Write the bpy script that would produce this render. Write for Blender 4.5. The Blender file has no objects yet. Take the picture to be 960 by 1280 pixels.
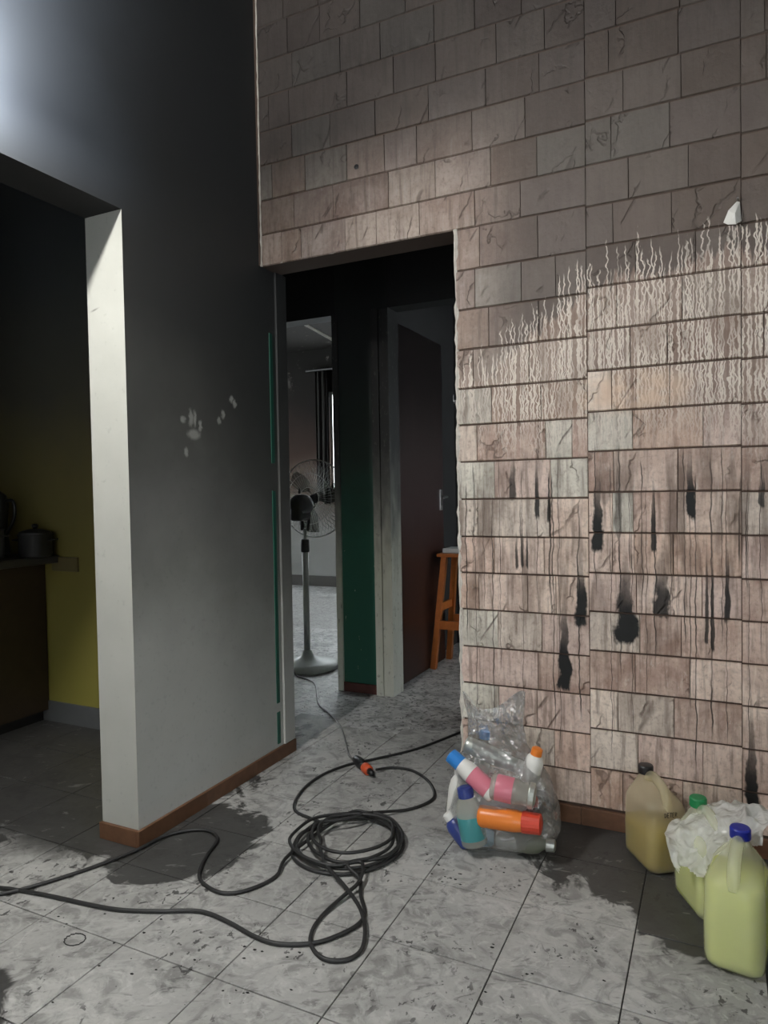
import bpy, bmesh, math, random
from mathutils import Vector, Matrix, noise as mnoise

random.seed(7)
scene = bpy.context.scene
COL = scene.collection
PI = math.pi

# ------------------------------------------------------------------ camera
cam_d = bpy.data.cameras.new('camera')
cam_d.sensor_fit = 'HORIZONTAL'
cam_d.sensor_width = 36.0
cam_d.lens = 32.5
cam_d.clip_start = 0.02
cam = bpy.data.objects.new('camera', cam_d)
COL.objects.link(cam)
_right = Vector((0.90116293, 0.43313154, -0.01739097))
_down = Vector((-0.00301687, -0.03385168, -0.99942231))
_fwd = Vector((-0.43347004, 0.90069481, -0.02919917))
m = Matrix.Identity(4)
for i in range(3):
    m[i][0] = _right[i]; m[i][1] = -_down[i]; m[i][2] = -_fwd[i]
m[0][3], m[1][3], m[2][3] = 0.0, 0.0, 1.168
cam.matrix_world = m
scene.camera = cam

# ------------------------------------------------------------------ world / exposure
world = bpy.data.worlds.new('overcast_sky')
scene.world = world
world.use_nodes = True
bg = world.node_tree.nodes['Background']
bg.inputs['Color'].default_value = (0.93, 0.97, 1.0, 1)
bg.inputs['Strength'].default_value = 6.0
vs = scene.view_settings
vs.view_transform = 'Standard'
vs.look = 'None'
vs.gamma = 1.0
vs.use_curve_mapping = False
vs.exposure = 0.9
TUBE_STRENGTH = 400.0

# ------------------------------------------------------------------ node helper
class Ex:
    def __init__(s, nt, sock): s.nt, s.s = nt, sock
    def __add__(s, o): return s.nt.m('ADD', s, o)
    __radd__ = __add__
    def __sub__(s, o): return s.nt.m('SUBTRACT', s, o)
    def __rsub__(s, o): return s.nt.m('SUBTRACT', o, s)
    def __mul__(s, o): return s.nt.m('MULTIPLY', s, o)
    __rmul__ = __mul__
    def __truediv__(s, o): return s.nt.m('DIVIDE', s, o)

class NT:
    def __init__(s, name):
        s.mat = bpy.data.materials.new(name)
        s.mat.use_nodes = True
        s.t = s.mat.node_tree
        s.p = s.t.nodes['Principled BSDF']
        s.out = s.t.nodes['Material Output']
        s._pos = None
    def node(s, typ, **kw):
        n = s.t.nodes.new(typ)
        for k, v in kw.items(): setattr(n, k, v)
        return n
    def set(s, sock, v):
        if isinstance(v, Ex): s.t.links.new(v.s, sock)
        elif isinstance(v, (tuple, list)):
            v = tuple(v)
            if len(sock.default_value) == 4 and len(v) == 3: v = v + (1,)
            sock.default_value = v
        else: sock.default_value = v
    def m(s, op, a, b=None, c=None):
        n = s.node('ShaderNodeMath', operation=op)
        s.set(n.inputs[0], a)
        if b is not None: s.set(n.inputs[1], b)
        if c is not None: s.set(n.inputs[2], c)
        return Ex(s, n.outputs[0])
    def mx(s, a, b): return s.m('MAXIMUM', a, b)
    def mn(s, a, b): return s.m('MINIMUM', a, b)
    def clamp(s, a): return s.m('MINIMUM', s.m('MAXIMUM', a, 0.0), 1.0)
    def smooth(s, a, b, x):
        n = s.node('ShaderNodeMapRange', interpolation_type='SMOOTHSTEP')
        inv = (not isinstance(a, Ex)) and (not isinstance(b, Ex)) and a > b
        lo, hi = (b, a) if inv else (a, b)
        s.set(n.inputs['Value'], x); s.set(n.inputs['From Min'], lo); s.set(n.inputs['From Max'], hi)
        n.inputs['To Min'].default_value = 1.0 if inv else 0.0
        n.inputs['To Max'].default_value = 0.0 if inv else 1.0
        return Ex(s, n.outputs['Result'])
    def pos(s):
        if s._pos is None:
            g = s.node('ShaderNodeNewGeometry')
            x = s.node('ShaderNodeSeparateXYZ')
            s.t.links.new(g.outputs['Position'], x.inputs[0])
            s._pos = tuple(Ex(s, o) for o in x.outputs)
            s.posv = Ex(s, g.outputs['Position'])
        return s._pos
    def vec(s, x, y, z):
        n = s.node('ShaderNodeCombineXYZ')
        for i, v in enumerate((x, y, z)): s.set(n.inputs[i], v)
        return Ex(s, n.outputs[0])
    def objpos(s):
        n = s.node('ShaderNodeTexCoord')
        return Ex(s, n.outputs['Object'])
    def noise(s, v, scale, detail=4, rough=0.55, dist=0.0, col=False):
        n = s.node('ShaderNodeTexNoise')
        s.set(n.inputs['Vector'], v)
        n.inputs['Scale'].default_value = scale; n.inputs['Detail'].default_value = detail
        n.inputs['Roughness'].default_value = rough; n.inputs['Distortion'].default_value = dist
        return Ex(s, n.outputs['Color' if col else 'Fac'])
    def voro(s, v, scale, feature='F1', dims='3D', rnd=1.0, out='Distance'):
        n = s.node('ShaderNodeTexVoronoi', voronoi_dimensions=dims, feature=feature)
        if dims == '1D': s.set(n.inputs['W'], v)
        else: s.set(n.inputs['Vector'], v)
        n.inputs['Scale'].default_value = scale
        n.inputs['Randomness'].default_value = rnd
        return (Ex(s, n.outputs['Distance']), Ex(s, n.outputs['Color']) if feature != 'DISTANCE_TO_EDGE' else None)
    def mix(s, f, a, b, blend='MIX'):
        n = s.node('ShaderNodeMix', data_type='RGBA', blend_type=blend)
        s.set(n.inputs[0], f); s.set(n.inputs[6], a); s.set(n.inputs[7], b)
        return Ex(s, n.outputs[2])
    def ramp(s, x, stops):
        n = s.node('ShaderNodeValToRGB')
        s.set(n.inputs[0], x)
        cr = n.color_ramp
        while len(cr.elements) < len(stops): cr.elements.new(0.5)
        for e, (p, c) in zip(cr.elements, stops):
            e.position = p
            e.color = tuple(c) + (1,) if len(c) == 3 else c
        return Ex(s, n.outputs[0])
    def bump(s, h, strength=0.3, dist=0.01):
        n = s.node('ShaderNodeBump')
        n.inputs['Strength'].default_value = strength
        n.inputs['Distance'].default_value = dist
        s.set(n.inputs['Height'], h)
        s.t.links.new(n.outputs[0], s.p.inputs['Normal'])
    def ell(s, a, b, ca, cb, ra, rb, soft=0.25):
        da = (a - ca) / ra; db = (b - cb) / rb
        return s.smooth(1.0 + soft, 1.0 - soft, s.m('SQRT', da * da + db * db))
    def sep(s, col):
        n = s.node('ShaderNodeSeparateColor')
        s.t.links.new(col.s, n.inputs[0])
        return tuple(Ex(s, o) for o in n.outputs)
    def base(s, c, rough=0.6, metal=0.0, spec=None):
        s.set(s.p.inputs['Base Color'], c); s.set(s.p.inputs['Roughness'], rough)
        s.p.inputs['Metallic'].default_value = metal
        if spec is not None: s.set(s.p.inputs['Specular IOR Level'], spec)
        return s.mat

def plain(name, col, rough=0.5, metal=0.0, var=0.12, scale=18.0, bump=0.0, spec=None):
    """a colour with slight procedural mottling"""
    n = NT(name)
    f = n.noise(n.objpos(), scale, 5)
    c = n.mix(f, tuple(max(0, x * (1 - var)) for x in col), tuple(min(1, x * (1 + var)) for x in col))
    if bump: n.bump(f, bump, 0.004)
    return n.base(c, rough, metal, spec)

# ------------------------------------------------------------------ mesh helpers
def link_mesh(name, verts, faces, mat, parent=None, smooth=False):
    me = bpy.data.meshes.new(name)
    me.from_pydata(verts, [], faces)
    me.update()
    bm = bmesh.new(); bm.from_mesh(me)
    bmesh.ops.recalc_face_normals(bm, faces=bm.faces)
    bm.to_mesh(me); bm.free()
    if isinstance(mat, (list, tuple)):
        for q in mat: me.materials.append(q)
    elif mat: me.materials.append(mat)
    if smooth:
        for p in me.polygons: p.use_smooth = True
    o = bpy.data.objects.new(name, me)
    COL.objects.link(o)
    if parent: o.parent = parent
    return o

class MB:
    def __init__(s): s.v, s.f = [], []
    def add(s, v, f):
        o = len(s.v); s.v += [tuple(q) for q in v]; s.f += [tuple(i + o for i in q) for q in f]
        return s
    def box(s, x0, x1, y0, y1, z0, z1):
        v = [(x0,y0,z0),(x1,y0,z0),(x1,y1,z0),(x0,y1,z0),(x0,y0,z1),(x1,y0,z1),(x1,y1,z1),(x0,y1,z1)]
        return s.add(v, [(0,3,2,1),(4,5,6,7),(0,1,5,4),(1,2,6,5),(2,3,7,6),(3,0,4,7)])
    def bbox(s, x0, x1, y0, y1, z0, z1, b=0.003):
        """box with chamfered edges"""
        bm = bmesh.new()
        q = MB().box(x0, x1, y0, y1, z0, z1)
        vs_ = [bm.verts.new(p) for p in q.v]
        for f in q.f: bm.faces.new([vs_[i] for i in f])
        bmesh.ops.bevel(bm, geom=list(bm.edges), offset=b, segments=2, affect='EDGES', profile=0.6)
        bm.verts.index_update()
        s.add([tuple(v.co) for v in bm.verts], [[v.index for v in f.verts] for f in bm.faces])
        bm.free(); return s
    def beam(s, a, b, w, h, up=(0,0,1)):
        """rectangular bar from a to b"""
        a, b = Vector(a), Vector(b); d = (b - a).normalized(); u = Vector(up)
        if abs(d.dot(u)) > 0.98: u = Vector((0, 1, 0))
        r = d.cross(u).normalized(); u = r.cross(d).normalized()
        v = []
        for p in (a, b):
            for sx, sy in ((-1,-1),(1,-1),(1,1),(-1,1)): v.append(p + r*sx*w/2 + u*sy*h/2)
        return s.add(v, [(0,1,2,3),(7,6,5,4),(0,4,5,1),(1,5,6,2),(2,6,7,3),(3,7,4,0)])
    def tube(s, pts, r, n=8, cap=True, closed=False):
        pts = [Vector(p) for p in pts]
        k = len(pts); v, f = [], []
        rs = r if isinstance(r, (list, tuple)) else [r] * k
        prev = None
        for i, p in enumerate(pts):
            if closed: t = pts[(i+1) % k] - pts[i-1]
            else: t = pts[min(i+1, k-1)] - pts[max(i-1, 0)]
            t.normalize()
            if prev is None:
                ref = Vector((0,0,1)) if abs(t.z) < 0.9 else Vector((1,0,0))
                prev = ref.cross(t).normalized()
            u = (prev - t * prev.dot(t)).normalized(); prev = u; w = t.cross(u)
            for j in range(n):
                a = 2*PI*j/n
                v.append(p + (u*math.cos(a) + w*math.sin(a)) * rs[i])
        for i in range(k if closed else k-1):
            i2 = (i+1) % k
            for j in range(n):
                f.append((i*n+j, i*n+(j+1) % n, i2*n+(j+1) % n, i2*n+j))
        if cap and not closed:
            f.append(tuple(range(n-1, -1, -1))); f.append(tuple((k-1)*n+j for j in range(n)))
        return s.add(v, f)
    def lathe(s, prof, n=24, M=None):
        v, f = [], []
        for (r, z) in prof:
            for j in range(n):
                a = 2*PI*j/n; v.append(Vector((r*math.cos(a), r*math.sin(a), z)))
        for i in range(len(prof)-1):
            for j in range(n):
                f.append((i*n+j, i*n+(j+1) % n, (i+1)*n+(j+1) % n, (i+1)*n+j))
        f.append(tuple(range(n-1, -1, -1))); f.append(tuple((len(prof)-1)*n+j for j in range(n)))
        if M is not None: v = [M @ q for q in v]
        return s.add(v, f)
    def obj(s, name, mat, parent=None, smooth=False): return link_mesh(name, s.v, s.f, mat, parent, smooth)

def catmull(pts, sub=8, closed=False):
    P = [Vector(p) for p in pts]; out = []; n = len(P)
    for i in range(n if closed else n-1):
        if closed: a, b, c, d = P[i-1], P[i], P[(i+1) % n], P[(i+2) % n]
        else: a, b, c, d = P[max(i-1,0)], P[i], P[i+1], P[min(i+2,n-1)]
        for k in range(sub):
            t = k/sub
            out.append(0.5*((2*b) + (c-a)*t + (2*a-5*b+4*c-d)*t*t + (3*b-a-3*c+d)*t**3))
    if not closed: out.append(P[-1])
    return out

def tag(o, label=None, cat=None, group=None, kind=None):
    if label: o['label'] = label
    if cat: o['category'] = cat
    if group: o['group'] = group
    if kind: o['kind'] = kind
    return o
def thing(name, label, cat, loc=(0,0,0), rz=0.0, group=None):
    o = bpy.data.objects.new(name, None); COL.objects.link(o)
    o.location = loc; o.rotation_euler = (0,0,rz)
    o.empty_display_size = 0.05
    return tag(o, label, cat, group)
def struct(o, label, cat): return tag(o, label, cat, None, 'structure')

# ------------------------------------------------------------------ materials of the setting
def mat_stone():
    """stone-block wall covering: block tint from the object colour, soot above, washed and dripping below"""
    n = NT('stone_block_covering'); x, y, z = n.pos()
    oi = n.node('ShaderNodeObjectInfo')
    alpha = Ex(n, oi.outputs['Alpha']); tint = Ex(n, oi.outputs['Color']); rnd = Ex(n, oi.outputs['Random'])
    off = rnd * 17.0
    v = n.vec(x + off, y, z + off * 0.7)
    big = n.noise(v, 7, 5, 0.6, 0.6)
    fine = n.noise(v, 60, 6, 0.65)
    vert = n.noise(n.vec(x * 45.0 + off, 0.0, z * 4.0), 1.0, 5, 0.6)
    grain = n.noise(n.vec(x * 70.0 + off, 0.0, z * 28.0), 1.0, 6, 0.7)
    c = n.mix(n.smooth(0.30, 0.70, big), n.mix(0.42, tint, (0.30, 0.19, 0.145)), n.mix(0.38, tint, (0.95, 0.80, 0.69)))
    c = n.mix(n.smooth(0.45, 0.75, fine) * 0.45, c, (0.20, 0.13, 0.10))
    c = n.mix(n.smooth(0.52, 0.72, grain) * 0.50, c, (0.17, 0.11, 0.085))
    c = n.mix(n.smooth(0.46, 0.30, grain) * 0.45, c, (0.82, 0.74, 0.66))
    c = n.mix(n.smooth(0.48, 0.68, vert) * 0.62, c, (0.17, 0.115, 0.088))
    c = n.mix(n.smooth(0.42, 0.30, vert) * 0.45, c, (0.88, 0.79, 0.70))
    # diagonal chisel veins of the stones
    wob = n.noise(v, 5, 4, 0.6)
    ve, _ = n.voro(n.vec(x * 1.15 - z * 0.40 + off + wob * 0.20, 0.0, z * 0.42 + off + wob * 0.26), 6.0, 'DISTANCE_TO_EDGE')
    vein = n.smooth(0.030, 0.004, ve) * n.smooth(0.50, 0.62, n.noise(v, 8, 2))
    c = n.mix(vein * 0.60, c, (0.085, 0.05, 0.037))
    # ---- soot film on the upper wall, ragged lower limit that climbs to the right
    rag = n.noise(n.vec(x * 6.0, 0.0, z * 2.0), 1.0, 4)
    jag = n.noise(n.vec(x * 55.0, 3.0, 0.0), 1.0, 2)
    top = 1.56 + n.smooth(-0.85, -0.30, x) * 0.28 + n.smooth(-0.3, 0.1, x) * 0.05
    limit = top + (rag - 0.5) * 0.20 + (jag - 0.5) * 0.22
    soot = n.smooth(-0.015, 0.02, z - limit)
    edge_clean = n.smooth(-0.70, -0.86, x) * n.smooth(2.5, 2.0, z) * 0.5
    low_clean = n.smooth(2.62, 2.14, z) * n.smooth(-0.55, -0.9, x) * 0.45
    sootc = n.mix(n.noise(v, 12, 4), (0.064, 0.056, 0.050), (0.105, 0.091, 0.081))
    sootc = n.mix(0.075, sootc, tint)
    sootc = n.mix(n.smooth(2.05, 3.0, z + n.smooth(-0.6, -1.7, x) * 0.35) * 0.90, sootc, (0.026, 0.0245, 0.024))
    sootc = n.mix(vein * 0.20, sootc, (0.04, 0.034, 0.03))
    sf = soot * (0.95 - n.mx(edge_clean, low_clean)) * alpha
    c = n.mix(sf, c, sootc)
    # thin half-washed film between the soot limit and eye level
    band = n.smooth(1.26, 1.50, z + (rag - 0.5) * 0.25) * (1.0 - soot)
    c = n.mix(band * alpha * 0.64, c, (0.165, 0.115, 0.090))
    # pale rivulets where water ran through the film
    def lines(freq, wx, wz, amp, seed, w):
        wg = n.noise(n.vec(x * wx, seed, z * wz), 1.0, 2, 0.5)
        d_, c_ = n.voro(x * freq + (wg - 0.5) * amp + seed, 1.0, 'F1', '1D')
        r_, g_, b_ = n.sep(c_)
        up = n.smooth(0.0, 0.03, limit + 0.02 + r_ * 0.13 - z)
        return n.smooth(w + 0.09, w - 0.02, d_) * up
    riv = n.mx(n.mx(lines(64.0, 20.0, 24.0, 1.9, 0.0, 0.08), lines(52.0, 24.0, 30.0, 2.0, 5.0, 0.07)), lines(74.0, 28.0, 34.0, 1.8, 11.0, 0.07) * n.smooth(0.0, 0.15, limit - z))
    patchy = n.smooth(0.33, 0.52, n.noise(n.vec(x * 14.0, 5.0, z * 5.0), 1.0, 3))
    rz = n.smooth(1.20, 1.52, z + (rag - 0.5) * 0.3) * (0.35 + 0.65 * patchy)
    c = n.mix(riv * rz * alpha * 0.85, c, (0.80, 0.72, 0.63))
    # a wiped, clean swirl at eye level
    sw = n.ell(x, z, -0.24, 1.485, 0.17, 0.06, 0.5) * n.smooth(0.3, 0.6, n.noise(v, 14, 3))
    c = n.mix(sw * 0.75, c, (0.68, 0.50, 0.37))
    # ---- dark drips below: one per 1D cell, each with its own start and end
    wig2 = n.noise(n.vec(x * 3.0, 2.0, z * 9.0), 1.0, 3)
    d1, c1 = n.voro(x * 46.0 + (wig2 - 0.5) * 1.1, 1.0, 'F1', '1D')
    r1, g1, b1 = n.sep(c1)
    width = 0.026 + 0.08 * b1 * b1 * b1
    line = n.smooth(0.035, 0.0, d1 - width)
    line = line * n.smooth(0.0, 0.05, (1.34 - g1 * 0.22) - z) * n.smooth(0.0, 0.10, z - (0.20 + r1 * 0.75))
    keep = n.smooth(0.30, 0.34, b1) * (0.55 + 0.45 * n.smooth(0.3, 0.6, n.noise(n.vec(x * 4.0, 8.0, z * 6.0), 1.0, 2)))
    c = n.mix(line * keep * 0.92, c, (0.026, 0.020, 0.017))
    # broad brown wash
    wash = n.smooth(0.46, 0.66, n.noise(n.vec(x * 16.0, 4.0, z * 2.2), 1.0, 4)) * n.smooth(1.38, 1.2, z) * n.smooth(0.5, 0.95, z)
    c = n.mix(wash * 0.72, c, (0.115, 0.080, 0.062))
    # ---- black soot smears with their own shapes: (x, half width, z bottom, z top)
    smear = None
    wn = n.noise(n.vec(x * 30.0, 1.0, z * 12.0), 1.0, 4)
    wn2 = n.noise(n.vec(x * 9.0, 7.0, z * 14.0), 1.0, 3)
    def sm(cx, hw, zb, zt, s=1.0):
        a = n.smooth(1.10, 0.70, n.m('ABSOLUTE', (x - cx) / (hw * n.smooth(zt + 0.12, zb, z)) + (wn - 0.5) * 1.5 + (wn2 - 0.5) * 1.6))
        b = n.smooth(zb - 0.008, zb + 0.010, z + (wn - 0.5) * 0.09 - n.m('ABSOLUTE', x - cx) * 0.6)
        d = n.smooth(zt + 0.05, zb + (zt - zb) * 0.35, z + (wn - 0.5) * 0.12)
        return a * b * d * s
    for t in SMEARS:
        q = sm(*t)
        smear = q if smear is None else n.mx(smear, q)
    c = n.mix(n.clamp(smear), c, (0.012, 0.012, 0.012))
    n.bump(big * 0.9 + fine * 0.45 + grain * 0.3 - vein * 1.1, 0.7, 0.005)
    return n.base(c, 0.62, 0.0, 0.35)

SMEARS = [
    (-0.367, 0.022, 0.945, 1.26, 1.0), (-0.425, 0.023, 0.690, 0.96, 1.0),
    (-0.279, 0.040, 0.635, 0.95, 1.0), (-0.167, 0.030, 0.735, 0.94, 0.95),
    (-0.481, 0.023, 0.465, 0.82, 1.0), (-0.078, 0.015, 1.060, 1.30, 1.0),
    (-0.190, 0.009, 0.950, 1.20, 0.95), (0.028, 0.009, 0.740, 0.99, 0.95),
    (-0.032, 0.006, 0.660, 1.02, 0.9), (-0.015, 0.006, 0.640, 1.05, 0.9),
    (-0.573, 0.010, 1.060, 1.26, 0.95), (-0.530, 0.008, 1.050, 1.17, 0.9),
    (-0.660, 0.014, 1.130, 1.26, 0.85), (-0.648, 0.006, 0.880, 1.00, 0.9),
    (-0.628, 0.006, 0.880, 1.02, 0.9), (-0.610, 0.005, 0.885, 1.01, 0.9),
    (0.094, 0.026, 0.050, 0.50, 1.0), (0.124, 0.010, 1.100, 1.20, 0.9),
    (-0.300, 0.012, 1.000, 1.32, 0.55), (-0.345, 0.028, 1.12, 1.30, 0.35),
]

def mat_tile():
    n = NT('ash_covered_floor_tile'); x, y, z = n.pos()
    v = n.vec(x, y, 0.0)
    big = n.noise(v, 3.2, 5, 0.6, 0.8)
    mid = n.noise(v, 11, 6, 0.65, 1.2)
    fine = n.noise(v, 70, 5, 0.6)
    c = n.mix(n.smooth(0.3, 0.72, big), (0.32, 0.318, 0.303), (0.47, 0.465, 0.444))
    c = n.mix(n.smooth(0.46, 0.64, mid) * 0.60, c, (0.15, 0.149, 0.142))
    hi = n.noise(n.vec(x * 1.3 - y * 0.5, y * 1.3 + x * 0.4, 4.0), 13, 5, 0.62, 2.2)
    c = n.mix(n.smooth(0.56, 0.68, hi) * 0.40, c, (0.60, 0.595, 0.57))
    stz = n.noise(n.vec(x * 1.0 + y * 0.6, y * 2.6 - x * 1.4, 0.0), 9, 5, 0.62, 1.6)
    c = n.mix(n.smooth(0.55, 0.68, stz) * n.smooth(0.42, 0.55, n.noise(v, 4.0, 3)) * 0.62, c, (0.07, 0.07, 0.068))
    # swirling mop marks
    sw = n.noise(v, 5.0, 4, 0.5, 3.5)
    c = n.mix(n.smooth(0.55, 0.62, sw) * n.smooth(0.70, 0.63, sw) * 0.30, c, (0.55, 0.55, 0.53))
    c = n.mix(n.smooth(0.50, 0.80, fine) * 0.35, c, (0.14, 0.14, 0.135))
    # charred flecks gathered in clusters
    fl = n.noise(n.vec(x * 1.0, y * 0.75, 2.0), 42, 3, 0.6, 0.4)
    cl = n.smooth(0.48, 0.62, n.noise(v, 4.5, 2))
    fleck = n.smooth(0.585, 0.63, fl) * cl
    c = n.mix(fleck * 0.85, c, (0.035, 0.034, 0.033))
    # wiped wet areas where the dark tile itself shows
    dn = (n.noise(v, 8, 4, 0.65, 0.8) - 0.5) * 1.35
    def zone(cx, cy, rx, ry): 
        a = (x - cx) / rx; b = (y - cy) / ry
        return n.smooth(1.06, 0.94, n.m('SQRT', a * a + b * b) + dn)
    wet = None
    for q in ((-2.35, 2.35, 0.62, 0.78), (-1.90, 1.74, 0.34, 0.16), (-1.64, 1.80, 0.26, 0.28), (-3.2, 2.0, 1.0, 0.65),
              (-0.42, 2.34, 0.36, 0.20), (-0.12, 2.22, 0.40, 0.24), (-0.03, 2.00, 0.20, 0.16), (-1.66, 0.98, 0.22, 0.14)):
        w = zone(*q); wet = w if wet is None else n.mx(wet, w)
    # the kitchen floor behind the opening was hosed clean
    wet = n.mx(wet, n.smooth(-1.86, -1.98, x + dn * 0.12) * n.smooth(1.45, 1.62, y + dn * 0.08))
    c = n.mix(wet * 0.93, c, n.mix(fine, (0.030, 0.030, 0.029), (0.048, 0.047, 0.045)))
    # white scuffs in the wet part
    sc = n.smooth(0.63, 0.68, n.noise(n.vec(x * 9.0 + y * 7.0, y * 22.0 - x * 12.0, 0.0), 1.0, 4, 0.6, 1.0))
    c = n.mix(sc * wet * 0.30, c, (0.42, 0.42, 0.40))
    rough = 0.50 - wet * 0.16 + mid * 0.12
    n.bump(mid * 0.6 + fine * 0.25, 0.25, 0.004)
    return n.base(c, rough, 0.0, 0.4)

def mat_far_floor():
    """corridor and bedroom floor: pale ash, burnt rubble patch further in"""
    n = NT('ash_strewn_floor'); x, y, z = n.pos()
    v = n.vec(x, y, 0.0)
    mid = n.noise(v, 7, 6, 0.65, 1.0); fine = n.noise(v, 34, 5, 0.65, 0.6)
    c = n.mix(n.smooth(0.35, 0.7, mid), (0.50, 0.50, 0.49), (0.20, 0.20, 0.195))
    c = n.mix(n.smooth(0.50, 0.62, fine) * 0.8, c, (0.06, 0.06, 0.058))
    rub = n.smooth(5.0, 5.2, y + (mid - 0.5) * 0.4) * n.smooth(6.85, 6.6, y)
    c = n.mix(rub * 0.75, c, n.mix(n.smooth(0.4, 0.6, fine), (0.10, 0.095, 0.09), (0.36, 0.35, 0.34)))
    n.bump(fine, 0.5, 0.01)
    return n.base(c, 0.42, 0.0, 0.5)

def mat_soot_plaster():
    """grey-white paint of the partition: soot film thickens with height; hand marks wiped into it; lamp glow tinted in up high"""
    n = NT('sooted_grey_plaster'); x, y, z = n.pos()
    v = n.vec(x, y, z)
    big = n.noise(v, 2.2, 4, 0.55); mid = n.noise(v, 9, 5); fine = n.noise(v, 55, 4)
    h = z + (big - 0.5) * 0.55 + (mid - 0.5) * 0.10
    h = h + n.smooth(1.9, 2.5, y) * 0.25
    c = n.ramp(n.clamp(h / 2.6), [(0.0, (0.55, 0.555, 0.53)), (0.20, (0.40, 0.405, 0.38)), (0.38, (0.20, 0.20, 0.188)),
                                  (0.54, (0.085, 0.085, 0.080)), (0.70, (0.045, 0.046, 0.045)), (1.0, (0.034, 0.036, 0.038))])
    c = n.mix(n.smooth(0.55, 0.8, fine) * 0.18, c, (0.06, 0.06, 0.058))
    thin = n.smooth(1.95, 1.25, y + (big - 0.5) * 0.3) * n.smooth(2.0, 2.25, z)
    c = n.mix(thin * 0.85, c, (0.105, 0.122, 0.150))  # bluish lamp glow painted into the colour above the kitchen opening
    marks = None
    for q in HANDMARKS:
        e = n.ell(y + (fine - 0.5) * 0.03, z, *q, 0.45)
        marks = e if marks is None else n.mx(marks, e)
    c = n.mix(marks * (0.35 + mid * 0.6), c, (0.46, 0.46, 0.43))
    n.bump(mid + fine * 0.3, 0.12, 0.004)
    return n.base(c, 0.55, 0.0, 0.35)
HANDMARKS = [(2.010,1.392,0.030,0.018),(1.995,1.452,0.011,0.030),(2.018,1.450,0.009,0.028),(1.955,1.442,0.013,0.012),(2.045,1.425,0.008,0.020),
             (1.965,1.325,0.010,0.016),(2.155,1.455,0.010,0.014),(2.180,1.480,0.012,0.016),(2.235,1.545,0.010,0.014),(2.255,1.530,0.010,0.016)]

def mat_clean_plaster():
    n = NT('off_white_plaster'); x, y, z = n.pos()
    mid = n.noise(n.vec(x, y, z), 6, 5); fine = n.noise(n.vec(x, y, z), 40, 5)
    c = n.mix(mid, (0.36, 0.36, 0.325), (0.47, 0.47, 0.43))
    c = n.mix(n.smooth(0.62, 0.8, fine) * 0.4, c, (0.22, 0.22, 0.20))
    # a thin scratched arc near the top of the pier
    a = (x + 1.93) / 1.0; b = (z - 1.90) / 0.75
    rr = n.m('SQRT', a * a + b * b)
    arc = n.smooth(0.006, 0.002, n.m('ABSOLUTE', rr - 0.155)) * n.smooth(1.80, 1.79, z) * n.smooth(-1.9, -1.87, x)
    c = n.mix(arc * 0.75, c, (0.10, 0.10, 0.09))
    n.bump(fine, 0.15, 0.003)
    return n.base(c, 0.7)

def mat_kitchen():
    n = NT('yellow_kitchen_paint'); x, y, z = n.pos()
    mid = n.noise(n.vec(x, y, z), 3, 4)
    h = z + (mid - 0.5) * 0.4
    c = n.ramp(n.clamp(h / 2.4), [(0.0, (0.30, 0.27, 0.055)), (0.30, (0.24, 0.20, 0.05)), (0.52, (0.18, 0.15, 0.055)), (0.72, (0.09, 0.085, 0.065)), (1.0, (0.06, 0.066, 0.07))])
    return n.base(c, 0.6)

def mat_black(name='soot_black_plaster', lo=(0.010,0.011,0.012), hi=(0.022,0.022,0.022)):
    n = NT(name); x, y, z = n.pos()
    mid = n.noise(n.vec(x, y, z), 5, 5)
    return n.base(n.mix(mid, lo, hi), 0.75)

def mat_green():
    n = NT('green_paint_under_soot'); x, y, z = n.pos()
    mid = n.noise(n.vec(x, y, z), 6, 5); fine = n.noise(n.vec(x * 2, y, z * 0.8), 26, 4)
    h = z + (mid - 0.5) * 0.5
    c = n.ramp(n.clamp(h / 2.6), [(0.0, (0.020, 0.105, 0.074)), (0.32, (0.018, 0.090, 0.062)), (0.52, (0.018, 0.032, 0.026)), (0.75, (0.012, 0.014, 0.014))])
    c = n.mix(n.smooth(0.70, 0.74, fine) * n.smooth(1.3, 0.8, z) * 0.7, c, (0.42, 0.44, 0.38))
    return n.base(c, 0.5)

def mat_frame():
    """pale door frame, blackened towards the top"""
    n = NT('scorched_white_frame'); x, y, z = n.pos()
    mid = n.noise(n.vec(x * 3, y * 3, z), 5, 5); fine = n.noise(n.vec(x, y, z * 0.5), 60, 4)
    h = z + (mid - 0.5) * 0.7
    c = n.ramp(n.clamp(h / 2.4), [(0.0, (0.52, 0.53, 0.47)), (0.28, (0.36, 0.36, 0.30)), (0.46, (0.09, 0.09, 0.08)), (0.60, (0.014, 0.014, 0.014))])
    c = n.mix(n.smooth(0.6, 0.7, fine) * 0.5, c, (0.10, 0.10, 0.085))
    return n.base(c, 0.6)

def mat_bedroom():
    n = NT('scorched_bedroom_plaster'); x, y, z = n.pos()
    big = n.noise(n.vec(x, y, z), 1.6, 4); mid = n.noise(n.vec(x, y, z), 5, 6, 0.7)
    h = z + (big - 0.5) * 0.9
    c = n.ramp(n.clamp(h / 3.0), [(0.0, (0.26, 0.26, 0.25)), (0.28, (0.17, 0.165, 0.155)), (0.40, (0.075, 0.057, 0.045)), (0.55, (0.034, 0.022, 0.018)), (0.75, (0.014, 0.012, 0.011)), (0.95, (0.016, 0.015, 0.014))])
    c = n.mix(n.smooth(0.58, 0.66, mid) * n.smooth(2.3, 2.8, z) * 0.8, c, (0.14, 0.13, 0.12))
    return n.base(c, 0.9, 0.0, 0.1)

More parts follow.
